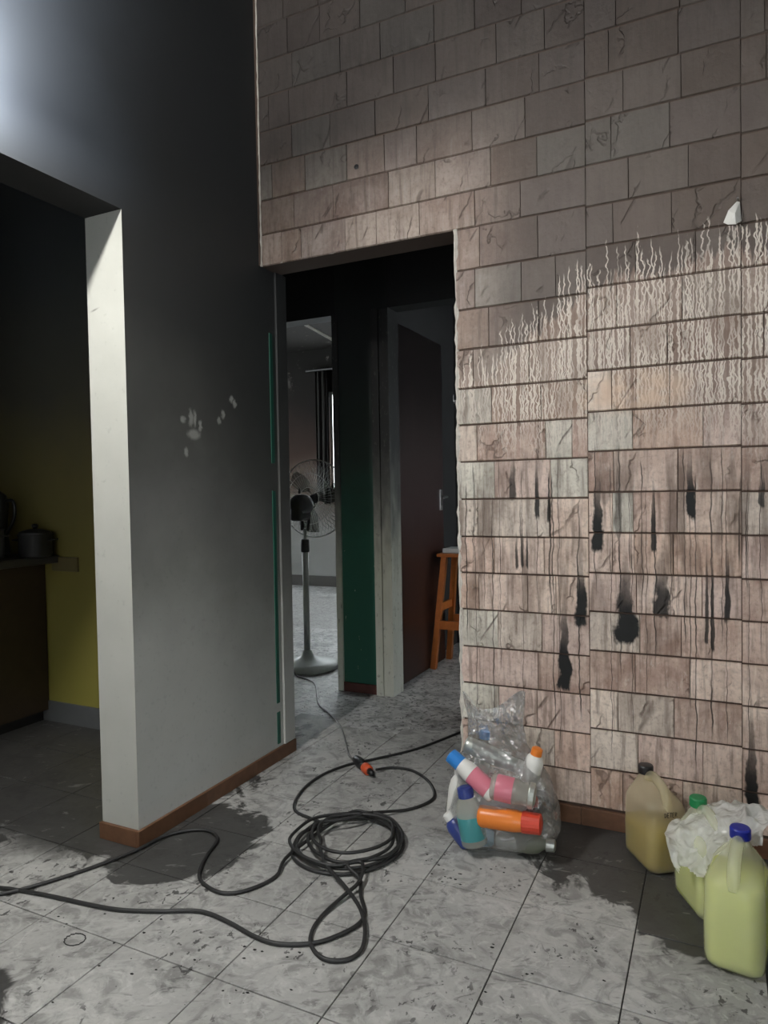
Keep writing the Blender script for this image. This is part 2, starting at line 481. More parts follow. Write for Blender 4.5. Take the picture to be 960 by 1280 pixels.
M = {}
M['stone'] = mat_stone(); M['tile'] = mat_tile(); M['far_floor'] = mat_far_floor()
M['plaster'] = mat_soot_plaster(); M['clean'] = mat_clean_plaster(); M['kitchen'] = mat_kitchen()
M['black'] = mat_black(); M['green'] = mat_green(); M['frame'] = mat_frame(); M['bedroom'] = mat_bedroom()
M['grout'] = plain('dark_grout', (0.035, 0.034, 0.032), 0.9)
M['joint'] = plain('brown_joint', (0.085, 0.056, 0.043), 0.85)
M['room'] = plain('dusty_grey_plaster', (0.30, 0.30, 0.29), 0.8, scale=2)
M['ceil'] = plain('sooty_ceiling', (0.05, 0.052, 0.056), 0.85, scale=3)
M['brown'] = plain('brown_skirting_tile', (0.135, 0.065, 0.034), 0.45, var=0.45, scale=30)
M['greybase'] = plain('grey_skirting', (0.11, 0.115, 0.115), 0.6)
M['redbase'] = plain('dark_red_skirting', (0.10, 0.035, 0.03), 0.6, var=0.4, scale=30)
M['bead'] = plain('chipped_pale_plaster_edge', (0.62, 0.58, 0.52), 0.8, var=0.3, scale=45, bump=0.4)
M['greenline'] = plain('old_green_paint', (0.010, 0.085, 0.058), 0.5)
M['metal'] = plain('brushed_steel', (0.55, 0.55, 0.54), 0.32, 0.9)
M['whitepl'] = plain('white_plastic', (0.72, 0.72, 0.68), 0.4)
M['rubber'] = plain('black_rubber', (0.022, 0.022, 0.022), 0.5, var=0.3)
M['blackpl'] = plain('black_plastic', (0.015, 0.015, 0.016), 0.35)

# ------------------------------------------------------------------ layout constants
YW = 2.44          # stone wall plane
XL = -1.74         # partition face
XB = -1.905        # partition back face
YJ = 1.69          # end of the pier (kitchen opening)
YE = 2.62          # far end of partition
YS = 3.55          # corridor far wall plane
HC = 3.35          # ceiling
XR = 1.0           # right wall

# ------------------------------------------------------------------ floor
floor = MB().box(-4.3, XR + 0.1, -2.1, 3.0, -0.08, -0.004).obj('floor', M['grout'])
struct(floor, 'grey tiled floor smeared with ash and wet soot', 'floor')
floor2 = MB().box(-5.8, XR + 0.1, 3.0, 7.6, -0.08, 0.0).obj('floor', M['far_floor'])
struct(floor2, 'ash-strewn floor of the corridor and bedroom beyond the doorway', 'floor')
tile_me = None
TS = 0.30
for i in range(-9, 5):
    for j in range(-3, 7):
        cx, cy = -1.398 + TS * (i + 0.5), 0.994 + TS * (j + 0.5)
        if cx > XR or cx < -3.95: continue
        if cy > 2.95: continue
        if j < -1 and (i < -3 or i > 3): continue
        if cx < XB - 0.1 and cy > 2.6: continue
        if cy > 2.5 and cx > -0.4: continue
        if tile_me is None:
            h = TS / 2 - 0.0016
            o = MB().bbox(-h, h, -h, h, -0.012, 0.0, 0.0014).obj('tile', M['tile'], floor)
            tile_me = o.data
        else:
            o = bpy.data.objects.new('tile', tile_me); COL.objects.link(o); o.parent = floor
        o.location = (cx, cy, random.uniform(-0.0006, 0.0004))
        o.rotation_euler = (random.uniform(-.0012, .0012), random.uniform(-.0012, .0012), 0)

# ------------------------------------------------------------------ stone wall
wall_b = MB()
wall_b.box(-0.863, XR, YW, YW + 0.15, 0, HC)
wall_b.box(XL, -0.863, YW, YW + 0.15, 2.13, HC)
wall_brick = wall_b.obj('wall_front', M['joint'])
struct(wall_brick, 'wall covered with beige stone blocks, sooty above and streaked with black drips', 'wall')

PAL = [(0.66,0.60,0.52), (0.76,0.61,0.51), (0.66,0.48,0.395), (0.44,0.30,0.245), (0.55,0.375,0.285), (0.62,0.475,0.42), (0.74,0.585,0.50)]
def block(x0, x1, z0, z1, colr=None):
    g = 0.0003
    d = 0.0055 + random.uniform(0, 0.0022)
    jit = lambda: random.uniform(-0.0007, 0.0007)
    X = [(x0+g+jit(), z0+0.0036+abs(jit())), ((x0+x1)/2, z0+0.0036+abs(jit())), (x1-g+jit(), z0+0.0036+abs(jit())),
         (x1-g+jit(), z1-g+jit()), ((x0+x1)/2, z1-g+jit()), (x0+g+jit(), z1-g+jit())]
    cx, cz = (x0+x1)/2, (z0+z1)/2
    v = [(x, YW + 0.001, z) for x, z in X]
    for x, z in X:
        ix = x + (0.0012 if x < cx - 0.01 else -0.0012 if x > cx + 0.01 else 0)
        iz = z + (0.0030 if z < cz else -0.0015)
        v.append((ix, YW - d, iz))
    v.append((cx + random.uniform(-.3,.3)*(x1-x0)/2, YW - d - random.uniform(0, 0.0025), cz + random.uniform(-.3,.3)*(z1-z0)/2))
    f = [(i, (i+1) % 6, 6+(i+1) % 6, 6+i) for i in range(6)] + [(6+i, 6+(i+1) % 6, 12) for i in range(6)]
    o = link_mesh('stone_block', v, f, M['stone'], wall_brick)
    q = colr or random.choice(PAL)
    k = random.uniform(0.88, 1.1)
    o.color = (q[0]*k, q[1]*k, q[2]*k, 0.15 if q is CREAM else 0.75 if q is PALE else 1.0)
    return o
PALE, CREAM = (0.70, 0.73, 0.64), (0.95, 0.84, 0.72)
ZA = [0.066, 0.183, 0.316, 0.452, 0.588, 0.726, 0.862, 0.995, 1.133, 1.27, 1.405, 1.538, 1.68, 1.825, 1.968, 2.118]
JA = [[-.64], [-.8,-.63,-.52], [-.72,-.58], [-.79,-.575], [-.72,-.56], [-.79,-.61,-.51], [-.73,-.55], [-.79,-.53], [-.726,-.525], [-.79,-.54,-.45],
      [-.733,-.555], [-.8,-.595], [-.74,-.56], [-.79,-.62,-.5], [-.77,-.56]]
ZB = [0.066, 0.204, 0.34, 0.476, 0.61, 0.744, 0.877, 1.014, 1.151, 1.29, 1.424, 1.562, 1.697, 1.842, 1.976, 2.112, 2.25, 2.397, 2.537, 2.68, 2.82, 2.96, 3.10, 3.24, HC]
JB = [[-.292,-.104], [-.242,-.045], [-.305,-.13], [-.25,-.083], [-.234,-.107], [-.244,-.045], [-.32,-.25,-.13], [-.318,-.253,-.117], [-.313,-.115],
      [-.253,-.04], [-.318,-.138], [-.258,-.145], [-.30,-.10], [-.24,-.06], [-.31,-.13], [-.26,-.08], [-.314,-.134], [-.275,-.10]]
ZL = [2.118, 2.248, 2.388, 2.533, 2.67, 2.813, 2.955, 3.10, 3.24, HC]
JL = [[-1.62,-1.526,-1.32,-1.183,-1.003,-.787,-.62], [-1.555,-1.372,-1.129,-.937,-.726,-.56], [-1.66,-1.5,-1.308,-1.144,-1.01,-.794,-.60],
      [-1.56,-1.38,-1.18,-.96,-.74,-.55], [-1.67,-1.57,-1.30,-1.10,-.93,-.70,-.53]]
def rows(zs, js, x0, x1, w0=0.13, w1=0.23, spec=None):
    for k in range(len(zs)-1):
        if k < len(js): xs = [x0] + js[k] + [x1]
        else:
            xs = [x0]; first = True
            while True:
                nx = xs[-1] + random.uniform(w0, w1) * (random.uniform(0.4, 1) if first else 1); first = False
                if nx > x1 - 0.07: break
                xs.append(nx)
            xs.append(x1)
        for a in range(len(xs)-1):
            block(xs[a], xs[a+1], zs[k], zs[k+1], (spec or {}).get((k, a)))
rows(ZA, JA, -0.863, -0.397, spec={(10,0): PALE, (8,0): PALE, (9,0): CREAM, (8,2): PALE, (9,2): PALE, (4,0): PALE, (7,2): PAL[1], (9,1): PAL[3], (10,1): PAL[4], (10,2): PAL[4], (2,0): PALE})
rows(ZB, JB, -0.397, 0.068, spec={(10,0): CREAM, (9,0): PALE, (7,1): PALE, (10,1): PAL[4], (9,1): PAL[4], (8,2): PAL[3], (7,2): PAL[3], (1,0): PAL[0], (2,0): CREAM})
rows([z - 0.004 if 0 < i < 24 else z for i, z in enumerate(ZB)], [], 0.068, 0.534)
rows(ZL[:1] + ZL[1:], JL, XL + 0.022, -0.397)
# worn pale edges of the opening
bead = MB()
def ragged(a, b, r, n=60, seed=0):
    rnd = random.Random(seed); pts, rs = [], []
    a, b = Vector(a), Vector(b)
    for i in range(n + 1):
        t = i / n
        pts.append(a.lerp(b, t) + Vector((rnd.uniform(-1,1), rnd.uniform(-1,1), rnd.uniform(-1,1))) * r * 0.25)
        rs.append(r * rnd.uniform(0.6, 1.25))
    return pts, rs
p_, r_ = ragged((-0.862, YW - 0.001, 0.0), (-0.862, YW - 0.001, 2.125), 0.0085, 90, 3)
b1 = MB().tube(p_, r_, 6).obj('trim_1', M['bead']); struct(b1, 'chipped pale corner edge on the right side of the doorway', 'trim')
p_, r_ = ragged((XL + 0.01, YW, 2.128), (-0.862, YW, 2.128), 0.0045, 50, 5)
b2 = MB().tube(p_, r_, 6).obj('trim_2', M['bead']); struct(b2, 'worn pale bottom edge of the stone wall above the doorway', 'trim')
p_, r_ = ragged((XL + 0.016, YW - 0.002, 2.128), (XL + 0.016, YW - 0.002, HC), 0.0038, 50, 9)
b3 = MB().tube(p_, r_, 6).obj('trim_3', M['bead']); struct(b3, 'thin white edge where the stone wall meets the dark partition', 'trim')
# skirting under the stone wall: separate lengths
sk = bpy.data.objects.new('baseboard_front', None); COL.objects.link(sk)
struct(sk, 'brown skirting along the foot of the stone wall', 'baseboard')
xs = [-0.862, -0.43, 0.02, 0.48, XR]
for a, b in zip(xs, xs[1:]):
    MB().bbox(a + 0.001, b - 0.001, YW - 0.012, YW, 0.0, 0.062, 0.002).obj('skirting_piece', M['brown'], sk)

# ------------------------------------------------------------------ partition wall between room and kitchen
wl = MB()
wl.box(XB, XL, YJ, YE, 0, HC)
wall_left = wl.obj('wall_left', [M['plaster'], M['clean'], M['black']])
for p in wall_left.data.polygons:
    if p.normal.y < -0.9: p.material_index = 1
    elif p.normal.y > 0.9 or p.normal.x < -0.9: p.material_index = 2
struct(wall_left, 'grey partition wall with wiped hand marks, black with soot towards the top', 'wall')
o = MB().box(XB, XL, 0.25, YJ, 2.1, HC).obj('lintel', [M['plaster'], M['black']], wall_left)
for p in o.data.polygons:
    if p.normal.z < -0.9: p.material_index = 1  # underside coloured black to stand in for shade below the lintel
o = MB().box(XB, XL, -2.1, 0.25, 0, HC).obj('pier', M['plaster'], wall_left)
skl = bpy.data.objects.new('baseboard_left', None); COL.objects.link(skl)
struct(skl, 'brown skirting around the foot of the grey partition', 'baseboard')
for a, b in ((YJ - 0.012, 2.02), (2.02, 2.33), (2.33, YE + 0.012)):
    MB().bbox(XL, XL + 0.012, a + .0006, b - .0006, 0, 0.056, 0.002).obj('skirting_piece', M['brown'], skl)
MB().bbox(XB - 0.004, XL - 0.0005, YJ - 0.012, YJ, 0, 0.056, 0.002).obj('skirting_piece', M['brown'], skl)
MB().bbox(XL - 0.06, XL - 0.0005, YE, YE + 0.012, 0, 0.056, 0.002).obj('skirting_piece', M['brown'], skl)
# door post at the far end of the partition and the green line beside it
post = MB().bbox(XL + 0.0005, XL + 0.012, 2.545, YE + 0.004, 0.058, 2.13, 0.003).obj('trim_4', M['plaster'])
struct(post, 'pale scraped door post at the far end of the grey partition', 'trim')
for za, zb in ((1.30, 1.86), (0.25, 1.18), (0.07, 0.21)):
    MB().bbox(XL - 0.001, XL + 0.0035, 2.500, 2.522, za, zb, 0.001).obj('paint_line', M['greenline'], post)

# ------------------------------------------------------------------ rest of the front room
wr = MB().box(XR, XR + 0.15, 0.75, YW + 0.15, 0, HC).box(XR, XR + 0.15, -2.1, -0.1, 0, HC).box(XR, XR + 0.15, -0.1, 0.75, 0, 1.1).box(XR, XR + 0.15, -0.1, 0.75, 2.0, HC)
wr = wr.obj('wall_right', M['room'])
struct(wr, 'dusty grey side wall of the front room', 'wall')
wb = MB()
wb.box(XB, XR + 0.15, -2.25, -2.1, 2.1, HC).box(XB, -0.3, -2.25, -2.1, 0, 2.1).box(0.2, XR + 0.15, -2.25, -2.1, 0, 2.1)  # unseen doorway opening, put in and sized to admit fill light
wb = wb.obj('wall_behind', M['room'])
struct(wb, 'entrance wall of the front room with a doorway added for fill light', 'wall')
ce = MB().box(XB, XR + 0.15, -2.25, YW + 0.15, HC, HC + 0.1).obj('ceiling', M['ceil'])
struct(ce, 'soot-blackened ceiling of the front room', 'ceiling')

# ------------------------------------------------------------------ kitchen
kb = MB().box(-4.3, XB, 2.486, 2.60, 0, HC).obj('wall_kitchen', M['kitchen'])
struct(kb, 'yellow kitchen wall darkened by smoke', 'wall')
kl = MB().box(-4.4, -4.3, -0.6, 2.6, 0, HC).obj('wall_kitchen', M['kitchen'])
struct(kl, 'yellow end wall of the kitchen beyond the counter', 'wall')
kf = MB().box(-4.4, -3.5, -0.7, -0.6, 0, HC).box(-2.9, XB, -0.7, -0.6, 0, HC).box(-3.5, -2.9, -0.7, -0.6, 0, 1.2).box(-3.5, -2.9, -0.7, -0.6, 1.48, HC).obj('wall_kitchen', M['kitchen'])
struct(kf, 'near wall of the dark kitchen', 'wall')
kc = MB().box(-4.4, XB, -0.7, 2.6, 2.9, 3.0).obj('ceiling', M['ceil'])
struct(kc, 'black kitchen ceiling', 'ceiling')
ks = MB().bbox(-4.3, XB, 2.474, 2.486, 0, 0.106, 0.002).obj('baseboard_kitchen', M['greybase'])
struct(ks, 'grey skirting along the yellow kitchen wall', 'baseboard')

# ------------------------------------------------------------------ corridor, doorways and rooms beyond
wc = MB().box(-2.005, -1.67, YS, YS + 0.12, 0, 2.75).obj('wall_corridor', M['green'])
struct(wc, 'narrow green wall stub, black with soot at the top', 'wall')
MB().bbox(-1.984, -1.766, YS - 0.012, YS - 0.0005, 0, 0.055, 0.002).obj('skirting_piece', M['redbase'], wc)
hd = MB().box(-2.86, -2.005, YS, YS + 0.12, 2.2, 2.75).box(-1.67, -0.80, YS, YS + 0.12, 2.2, 2.75)
hd.box(-3.7, -2.86, YS, YS + 0.12, 0, 2.75).box(-0.80, XR, YS, YS + 0.12, 0, 2.75)
hd = hd.obj('wall_corridor', M['black']); struct(hd, 'blackened corridor wall over the inner doorways', 'wall')
fr = bpy.data.objects.new('trim_5', None); COL.objects.link(fr)
struct(fr, 'scorched pale door frame at the right side of the green wall stub', 'trim')
MB().bbox(-1.765, -1.720, YS - 0.022, YS - 0.0005, 0.0, 2.2, 0.003).obj('architrave', M['frame'], fr)
MB().bbox(-1.719, -1.660, YS - 0.012, YS + 0.125, 0.0, 2.2, 0.003).obj('jamb', M['frame'], fr)
fl = MB().bbox(-2.022, -1.985, YS - 0.014, YS + 0.125, 0.0, 2.2, 0.003).obj('trim_6', M['frame'])
struct(fl, 'pale jamb at the left side of the green wall stub', 'trim')
cc = MB().box(-3.8, XR + .15, YW + 0.15, YS + 0.12, 2.75, 2.85).obj('ceiling', M['black'])
struct(cc, 'black corridor ceiling', 'ceiling')
ce1 = MB().box(-3.8, -3.7, 2.6, YS + 0.12, 0, 2.8).box(XR, XR + 0.15, YW + 0.15, YS + 0.12, 0, 2.8).obj('wall_corridor', M['black'])
struct(ce1, 'dark end walls of the corridor', 'wall')

# bedroom with a window in the far wall
YF = 7.45
bw = MB()
WX0, WX1, WZ0, WZ1 = -4.315, -2.2, 1.2, 2.41
bw.box(-5.8, WX0, YF, YF + 0.15, 0, 3.0).box(WX1, -1.8, YF, YF + 0.15, 0, 3.0)
bw.box(WX0, WX1, YF, YF + 0.15, 0, WZ0).box(WX0, WX1, YF, YF + 0.15, WZ1, 3.0)
bw.box(-5.9, -5.8, YS, 4.4, 0, 3.0).box(-5.9, -5.8, 6.9, YF + 0.15, 0, 3.0).box(-5.9, -5.8, 4.4, 6.9, 0, 0.9).box(-5.9, -5.8, 4.4, 6.9, 2.4, 3.0).box(-1.95, -1.83, YS + 0.12, YF + 0.15, 0, 3.0)
bw.box(-5.8, -3.7, YS, YS + 0.12, 0, 3.0)
bw = bw.obj('wall_bedroom', M['bedroom']); struct(bw, 'scorched brown and grey bedroom walls seen past the fan', 'wall')
bb = MB().bbox(-5.8, -1.95, YF - 0.015, YF, 0, 0.13, 0.002).obj('baseboard_bedroom', plain('charred_skirting', (0.06, 0.055, 0.05), 0.7))
struct(bb, 'charred dark skirting at the far end of the bedroom', 'baseboard')
bc = MB().box(-5.9, -1.8, YS + .12, YF + 0.15, 2.95, 3.05).obj('ceiling', M['bedroom'])
struct(bc, 'peeling ceiling of the burnt bedroom', 'ceiling')
gl = NT('window_glass'); gl.base((1, 1, 1), 0.02)
tr = gl.node('ShaderNodeBsdfTransparent'); tr.inputs[0].default_value = (0.95, 0.97, 0.97, 1)
mxs = gl.node('ShaderNodeMixShader'); mxs.inputs[0].default_value = 0.06
gl.t.links.new(tr.outputs[0], mxs.inputs[1]); gl.t.links.new(gl.p.outputs[0], mxs.inputs[2]); gl.t.links.new(mxs.outputs[0], gl.out.inputs[0])
M['glass'] = gl.mat
def window(name, label, axis, a0, a1, z0, z1, c):
    w = bpy.data.objects.new(name, None); COL.objects.link(w); struct(w, label, 'window')
    def bx(p0, p1, q0, q1, d0, d1, nm, mat):
        if axis == 'y': MB().box(p0, p1, c + d0, c + d1, q0, q1).obj(nm, mat, w)
        else: MB().box(c + d0, c + d1, p0, p1, q0, q1).obj(nm, mat, w)
    t = 0.035
    bx(a0, a1, z0, z0 + t, 0.04, 0.09, 'window_frame', M['metal']); bx(a0, a1, z1 - t, z1, 0.04, 0.09, 'window_frame', M['metal'])
    k = 4
    for i in range(k + 1):
        p = a0 + (a1 - a0) * i / k
        p0 = min(max(p - 0.014, a0), a1 - 0.028)
        bx(p0, p0 + 0.028, z0 + t, z1 - t, 0.04, 0.09, 'mullion', M['metal'])
        if i < k: bx(p0 + 0.028, a0 + (a1 - a0) * (i + 1) / k - 0.014 if i < k - 1 else a1 - 0.028, z0 + t, z1 - t, 0.062, 0.066, 'pane', M['glass'])
    return w
window('window_1', 'bright narrow slice of a metal-framed window in the bedroom', 'y', WX0, WX1, WZ0, WZ1, YF)

# room on the right with the open brown door
rw = MB()
rw.box(-1.83, 0.55, 5.0, 5.15, 0, 2.8)
rw.box(-1.83, -1.80, YS + 0.12, 5.0, 0, 2.8)
rw = rw.obj('wall_storeroom', mat_black('smoky_grey_wall', (0.022, 0.022, 0.023), (0.04, 0.039, 0.04)))
struct(rw, 'smoke-grey back wall of the room with the open brown door', 'wall')
r2 = MB()
r2.box(0.45, 0.55, YS + .12, 3.8, 0, 2.8).box(0.45, 0.55, 4.9, 5.0, 0, 2.8).box(0.45, 0.55, 3.8, 4.9, 0, 0.9).box(0.45, 0.55, 3.8, 4.9, 1.75, 2.8)
r2 = r2.obj('wall_storeroom', M['room']); struct(r2, 'side wall with a window in the room behind the stone wall', 'wall')
ce1b = MB().box(-1.83, 0.6, YS + .12, 5.15, 2.8, 2.9).obj('ceiling', M['black'])
struct(ce1b, 'dark ceiling of the room with the brown door', 'ceiling')
window('added_window_4', 'wide unseen window added in the left bedroom wall for more daylight', 'x', 4.4, 6.9, 0.9, 2.4, -5.9)  # added out of view to bring daylight into bedroom and corridor
window('added_window_5', 'small unseen window added in the near kitchen wall to brighten it', 'y', -3.5, -2.9, 1.2, 1.48, -0.72)  # added opening that gives the kitchen faint extra light
window('added_window_3', 'unseen window added in the front room side wall for fill light', 'x', -0.1, 0.75, 1.1, 2.0, XR)  # added out of view as fill for the partition face
window('window_2', 'window hidden behind the stone wall in the stool room', 'x', 3.8, 4.9, 0.9, 1.75, 0.45)

# ------------------------------------------------------------------ wall tube lamp above the kitchen opening (just outside the picture)
lamp = thing('tube_lamp', 'white tube lamp on the partition above the kitchen opening', 'lamp', (XL, 0.90, 2.285))
MB().bbox(0, 0.045, -0.34, 0.24, -0.03, 0.03, 0.004).obj('housing', M['whitepl'], lamp)
for yy in (-0.22, 0.08):
    MB().bbox(0.045, 0.118, yy - 0.010, yy + 0.010, -0.010, 0.010, 0.003).obj('lamp_clip', M['whitepl'], lamp)
e = NT('lit_tube')
e.base((0.9, 0.9, 0.9), 0.3)
e.p.inputs['Emission Color'].default_value = (1.0, 0.985, 0.95, 1)
e.p.inputs['Emission Strength'].default_value = TUBE_STRENGTH
MB().tube([(0.125, -0.313, 0), (0.125, 0.213, 0)], 0.014, 16).obj('tube', e.mat, lamp)

# ------------------------------------------------------------------ open brown door
dr = NT('smoked_brown_door'); x, y, z = dr.pos()
mid = dr.noise(dr.vec(x, y * 3, z * 0.6), 5, 5); gr = dr.noise(dr.vec(x * 40, y * 40, z * 1.5), 1, 4)
hh = z + (mid - 0.5) * 0.4
c = dr.ramp(dr.clamp(hh / 2.4), [(0.0, (0.034, 0.014, 0.010)), (0.34, (0.038, 0.016, 0.012)), (0.44, (0.058, 0.036, 0.035)), (0.58, (0.050, 0.037, 0.036)), (0.76, (0.014, 0.012, 0.012))])  # purple-grey middle paints in window sheen; black top is soot
c = dr.mix(gr * 0.3, c, (0.03, 0.015, 0.012))
M['door'] = dr.base(c, 0.34, 0, 0.5)
door = thing('door', 'smoke-stained brown wooden door standing open beside the green wall', 'door', (-1.705, YS + 0.13, 0.006))
MB().bbox(-0.038, 0.0, 0.0, 0.81, 0.0, 2.16, 0.002).obj('leaf', M['door'], door)
hdl = MB().bbox(0.0005, 0.008, 0.735, 0.775, 1.03, 1.17, 0.002).obj('handle_plate', M['metal'], door)
MB().tube(catmull([(0.008, 0.757, 1.12), (0.035, 0.757, 1.12), (0.052, 0.745, 1.12), (0.056, 0.70, 1.118), (0.055, 0.655, 1.113)], 5), 0.0085, 8).obj('lever', M['metal'], door, True)
MB().lathe([(0.010, 0), (0.012, 0.003), (0.004, 0.006)], 12, Matrix.Translation((0.008, 0.756, 1.055)) @ Matrix.Rotation(PI/2, 4, 'Y')).obj('keyhole', M['metal'], door)
for zz in (0.25, 1.05, 1.9):
    MB().tube([(0.003, -0.004, zz - 0.045), (0.003, -0.004, zz + 0.045)], 0.006, 8).obj('hinge', M['metal'], door)

# ------------------------------------------------------------------ wooden stool with a white box
M['orange'] = plain('varnished_orange_wood', (0.42, 0.125, 0.026), 0.38, var=0.3, scale=25)
st = thing('step_stool', 'orange varnished wooden step stool half hidden behind the stone wall', 'stool', (-1.50, 4.36, 0), 0.0)
lg = {}
for sx in (-1, 1):
    for sy in (-1, 1):
        MB().beam((sx*0.185, sy*0.15, 0.0), (sx*0.115, sy*0.10, 0.735), 0.036, 0.036, (0,1,0)).obj('leg', M['orange'], st)
MB().bbox(-0.16, 0.16, -0.13, 0.13, 0.735, 0.757, 0.004).obj('seat', M['orange'], st)
for sy in (-1, 1):
    MB().beam((-0.15, sy*0.132, 0.29), (0.15, sy*0.132, 0.29), 0.02, 0.055).obj('stretcher', M['orange'], st)
for sx in (-1, 1):
    MB().beam((sx*0.152, -0.128, 0.40), (sx*0.152, 0.128, 0.40), 0.02, 0.05).obj('stretcher', M['orange'], st)
bx = MB().bbox(-0.135, 0.04, -0.085, 0.085, 0.0, 0.03, 0.004).obj('tray', plain('pale_grey_plastic', (0.55, 0.56, 0.56), 0.4))
bx.location = (-1.50, 4.36, 0.758); tag(bx, 'pale grey shallow tray lying on the wooden stool', 'tray')
# small bracket on the wall behind
br = thing('wall_hook', 'small metal hook rail on the grey wall right of the brown door', 'hook', (-1.80, 4.999, 1.84))
MB().bbox(-0.07, 0.10, -0.012, 0, -0.012, 0.012, 0.002).obj('rail', M['metal'], br)
for k in range(3):
    xx = -0.05 + 0.06 * k
    MB().tube([(xx, -0.010, 0.004), (xx, -0.04, 0.0), (xx, -0.045, 0.03), (xx, -0.04, 0.05)], 0.004, 6).obj('hook', M['metal'], br)

# ------------------------------------------------------------------ bedroom contents: curtain, fallen batten
cv = []
cf = []
nx_, nz_ = 18, 8
for i in range(nx_ + 1):
    for j in range(nz_ + 1):
        t = i / nx_; zq = 1.05 + (2.66 - 1.05) * j / nz_
        cv.append((-4.47 + 0.165 * t, YF - 0.06 + 0.02 * math.sin(t * 16 + 0.5 * math.sin(zq * 2)), zq + 0.02 * math.sin(t * 7) * (j == 0)))
for i in range(nx_):
    for j in range(nz_):
        a = i * (nz_ + 1) + j
        cf.append((a, a + nz_ + 1, a + nz_ + 2, a + 1))
cu = link_mesh('curtain', cv, cf, plain('charred_cloth', (0.014, 0.012, 0.011), 0.9), None, True)
sol = cu.modifiers.new('thick', 'SOLIDIFY'); sol.thickness = 0.004
tag(cu, 'charred black curtain drawn aside left of the bright window', 'curtain')
cr = MB().tube([(-4.6, YF - 0.06, 2.68), (-2.4, YF - 0.06, 2.68)], 0.012, 8).obj('curtain_rod', M['rubber'])
tag(cr, 'dark curtain rod above the bedroom window', 'rod')
ba = MB().beam((-3.74, 6.0, 2.87), (-3.28, 5.95, 2.60), 0.05, 0.025).obj('fallen_batten', plain('ashen_wood', (0.40, 0.38, 0.34), 0.8))
tag(ba, 'pale wooden batten hanging loose from the burnt bedroom ceiling', 'batten')

# ------------------------------------------------------------------ pedestal fan
fan = thing('pedestal_fan', 'soot-greyed pedestal fan standing in the bedroom doorway, seen from behind', 'fan', (-2.48, 3.93, 0), 0)
M['fangrey'] = plain('dusty_fan_enamel', (0.33, 0.35, 0.33), 0.45, var=0.35, scale=12)
M['fandark'] = plain('sooty_fan_plastic', (0.016, 0.018, 0.018), 0.5)
MB().lathe([(0.205,0),(0.21,0.012),(0.205,0.03),(0.15,0.045),(0.09,0.058),(0.05,0.075),(0.034,0.10),(0.030,0.12)], 40).obj('base', M['fangrey'], fan, True)
MB().tube([(0,0,0.10),(0,0,0.80)], 0.021, 16).obj('pole', M['fangrey'], fan, True)
MB().lathe([(0.026,0.775),(0.03,0.78),(0.03,0.855),(0.024,0.86)], 16).obj('height_collar', M['fandark'], fan, True)
MB().tube([(0,0,0.85),(0,0,0.93)], 0.011, 10).obj('inner_pole', M['fangrey'], fan, True)
for s in (-1, 1):
    MB().beam((s*0.022, 0, 0.92), (s*0.026, 0.01, 1.0), 0.008, 0.03, (0,1,0)).obj('fork', M['fandark'], fan)
rot = Matrix.Translation((0.0, -0.06, 1.09)) @ Matrix.Rotation(-PI/2, 4, 'X')
MB().lathe([(0.03,-0.055),(0.055,-0.048),(0.068,-0.02),(0.070,0.04),(0.064,0.075),(0.03,0.09)], 24, rot).obj('motor_housing', M['fandark'], fan, True)
MB().bbox(-0.042, 0.042, -0.115, 0.02, 0.985, 1.09, 0.02).obj('gear_box', M['fandark'], fan, True)
MB().lathe([(0.008,0),(0.010,0.02),(0.006,0.03)], 10, Matrix.Translation((0,-0.06,1.165))).obj('swing_knob', M['fandark'], fan, True)
GC = Vector((0.02, 0.06, 1.13)); GR = 0.262
def circ(r, yy, n=48): return [(GC.x + r*math.cos(2*PI*k/n), GC.y + yy, GC.z + r*math.sin(2*PI*k/n)) for k in range(n)]
g = MB()
g.tube(circ(GR, 0.03), 0.0045, 6, closed=True)
g.obj('guard_rim', M['fangrey'], fan, True)
rg, fg = MB(), MB()
for k in range(54):
    a = 2*PI*k/54; ca, sa = math.cos(a), math.sin(a)
    rg.tube([(GC.x+0.075*ca, GC.y-0.03, GC.z+0.075*sa), (GC.x+0.2*ca, GC.y-0.025, GC.z+0.2*sa), (GC.x+GR*ca, GC.y+0.03, GC.z+GR*sa)], 0.0012, 4)
    fg.tube([(GC.x+0.05*ca, GC.y+0.10, GC.z+0.05*sa), (GC.x+0.2*ca, GC.y+0.085, GC.z+0.2*sa), (GC.x+GR*ca, GC.y+0.03, GC.z+GR*sa)], 0.0012, 4)
rg.tube(circ(0.075, -0.03), 0.003, 5, closed=True); rg.tube(circ(0.17, -0.027), 0.0018, 5, closed=True)
fg.tube(circ(0.05, 0.10), 0.003, 5, closed=True)
rg.obj('rear_guard', M['fangrey'], fan); fg.obj('front_guard', M['fangrey'], fan)
bl = NT('smoked_clear_blade'); bl.base((0.07, 0.075, 0.075), 0.3)
t2 = bl.node('ShaderNodeBsdfTransparent'); t2.inputs[0].default_value = (0.75, 0.78, 0.76, 1)
m2 = bl.node('ShaderNodeMixShader'); m2.inputs[0].default_value = 0.25
bl.t.links.new(t2.outputs[0], m2.inputs[1]); bl.t.links.new(bl.p.outputs[0], m2.inputs[2]); bl.t.links.new(m2.outputs[0], bl.out.inputs[0])
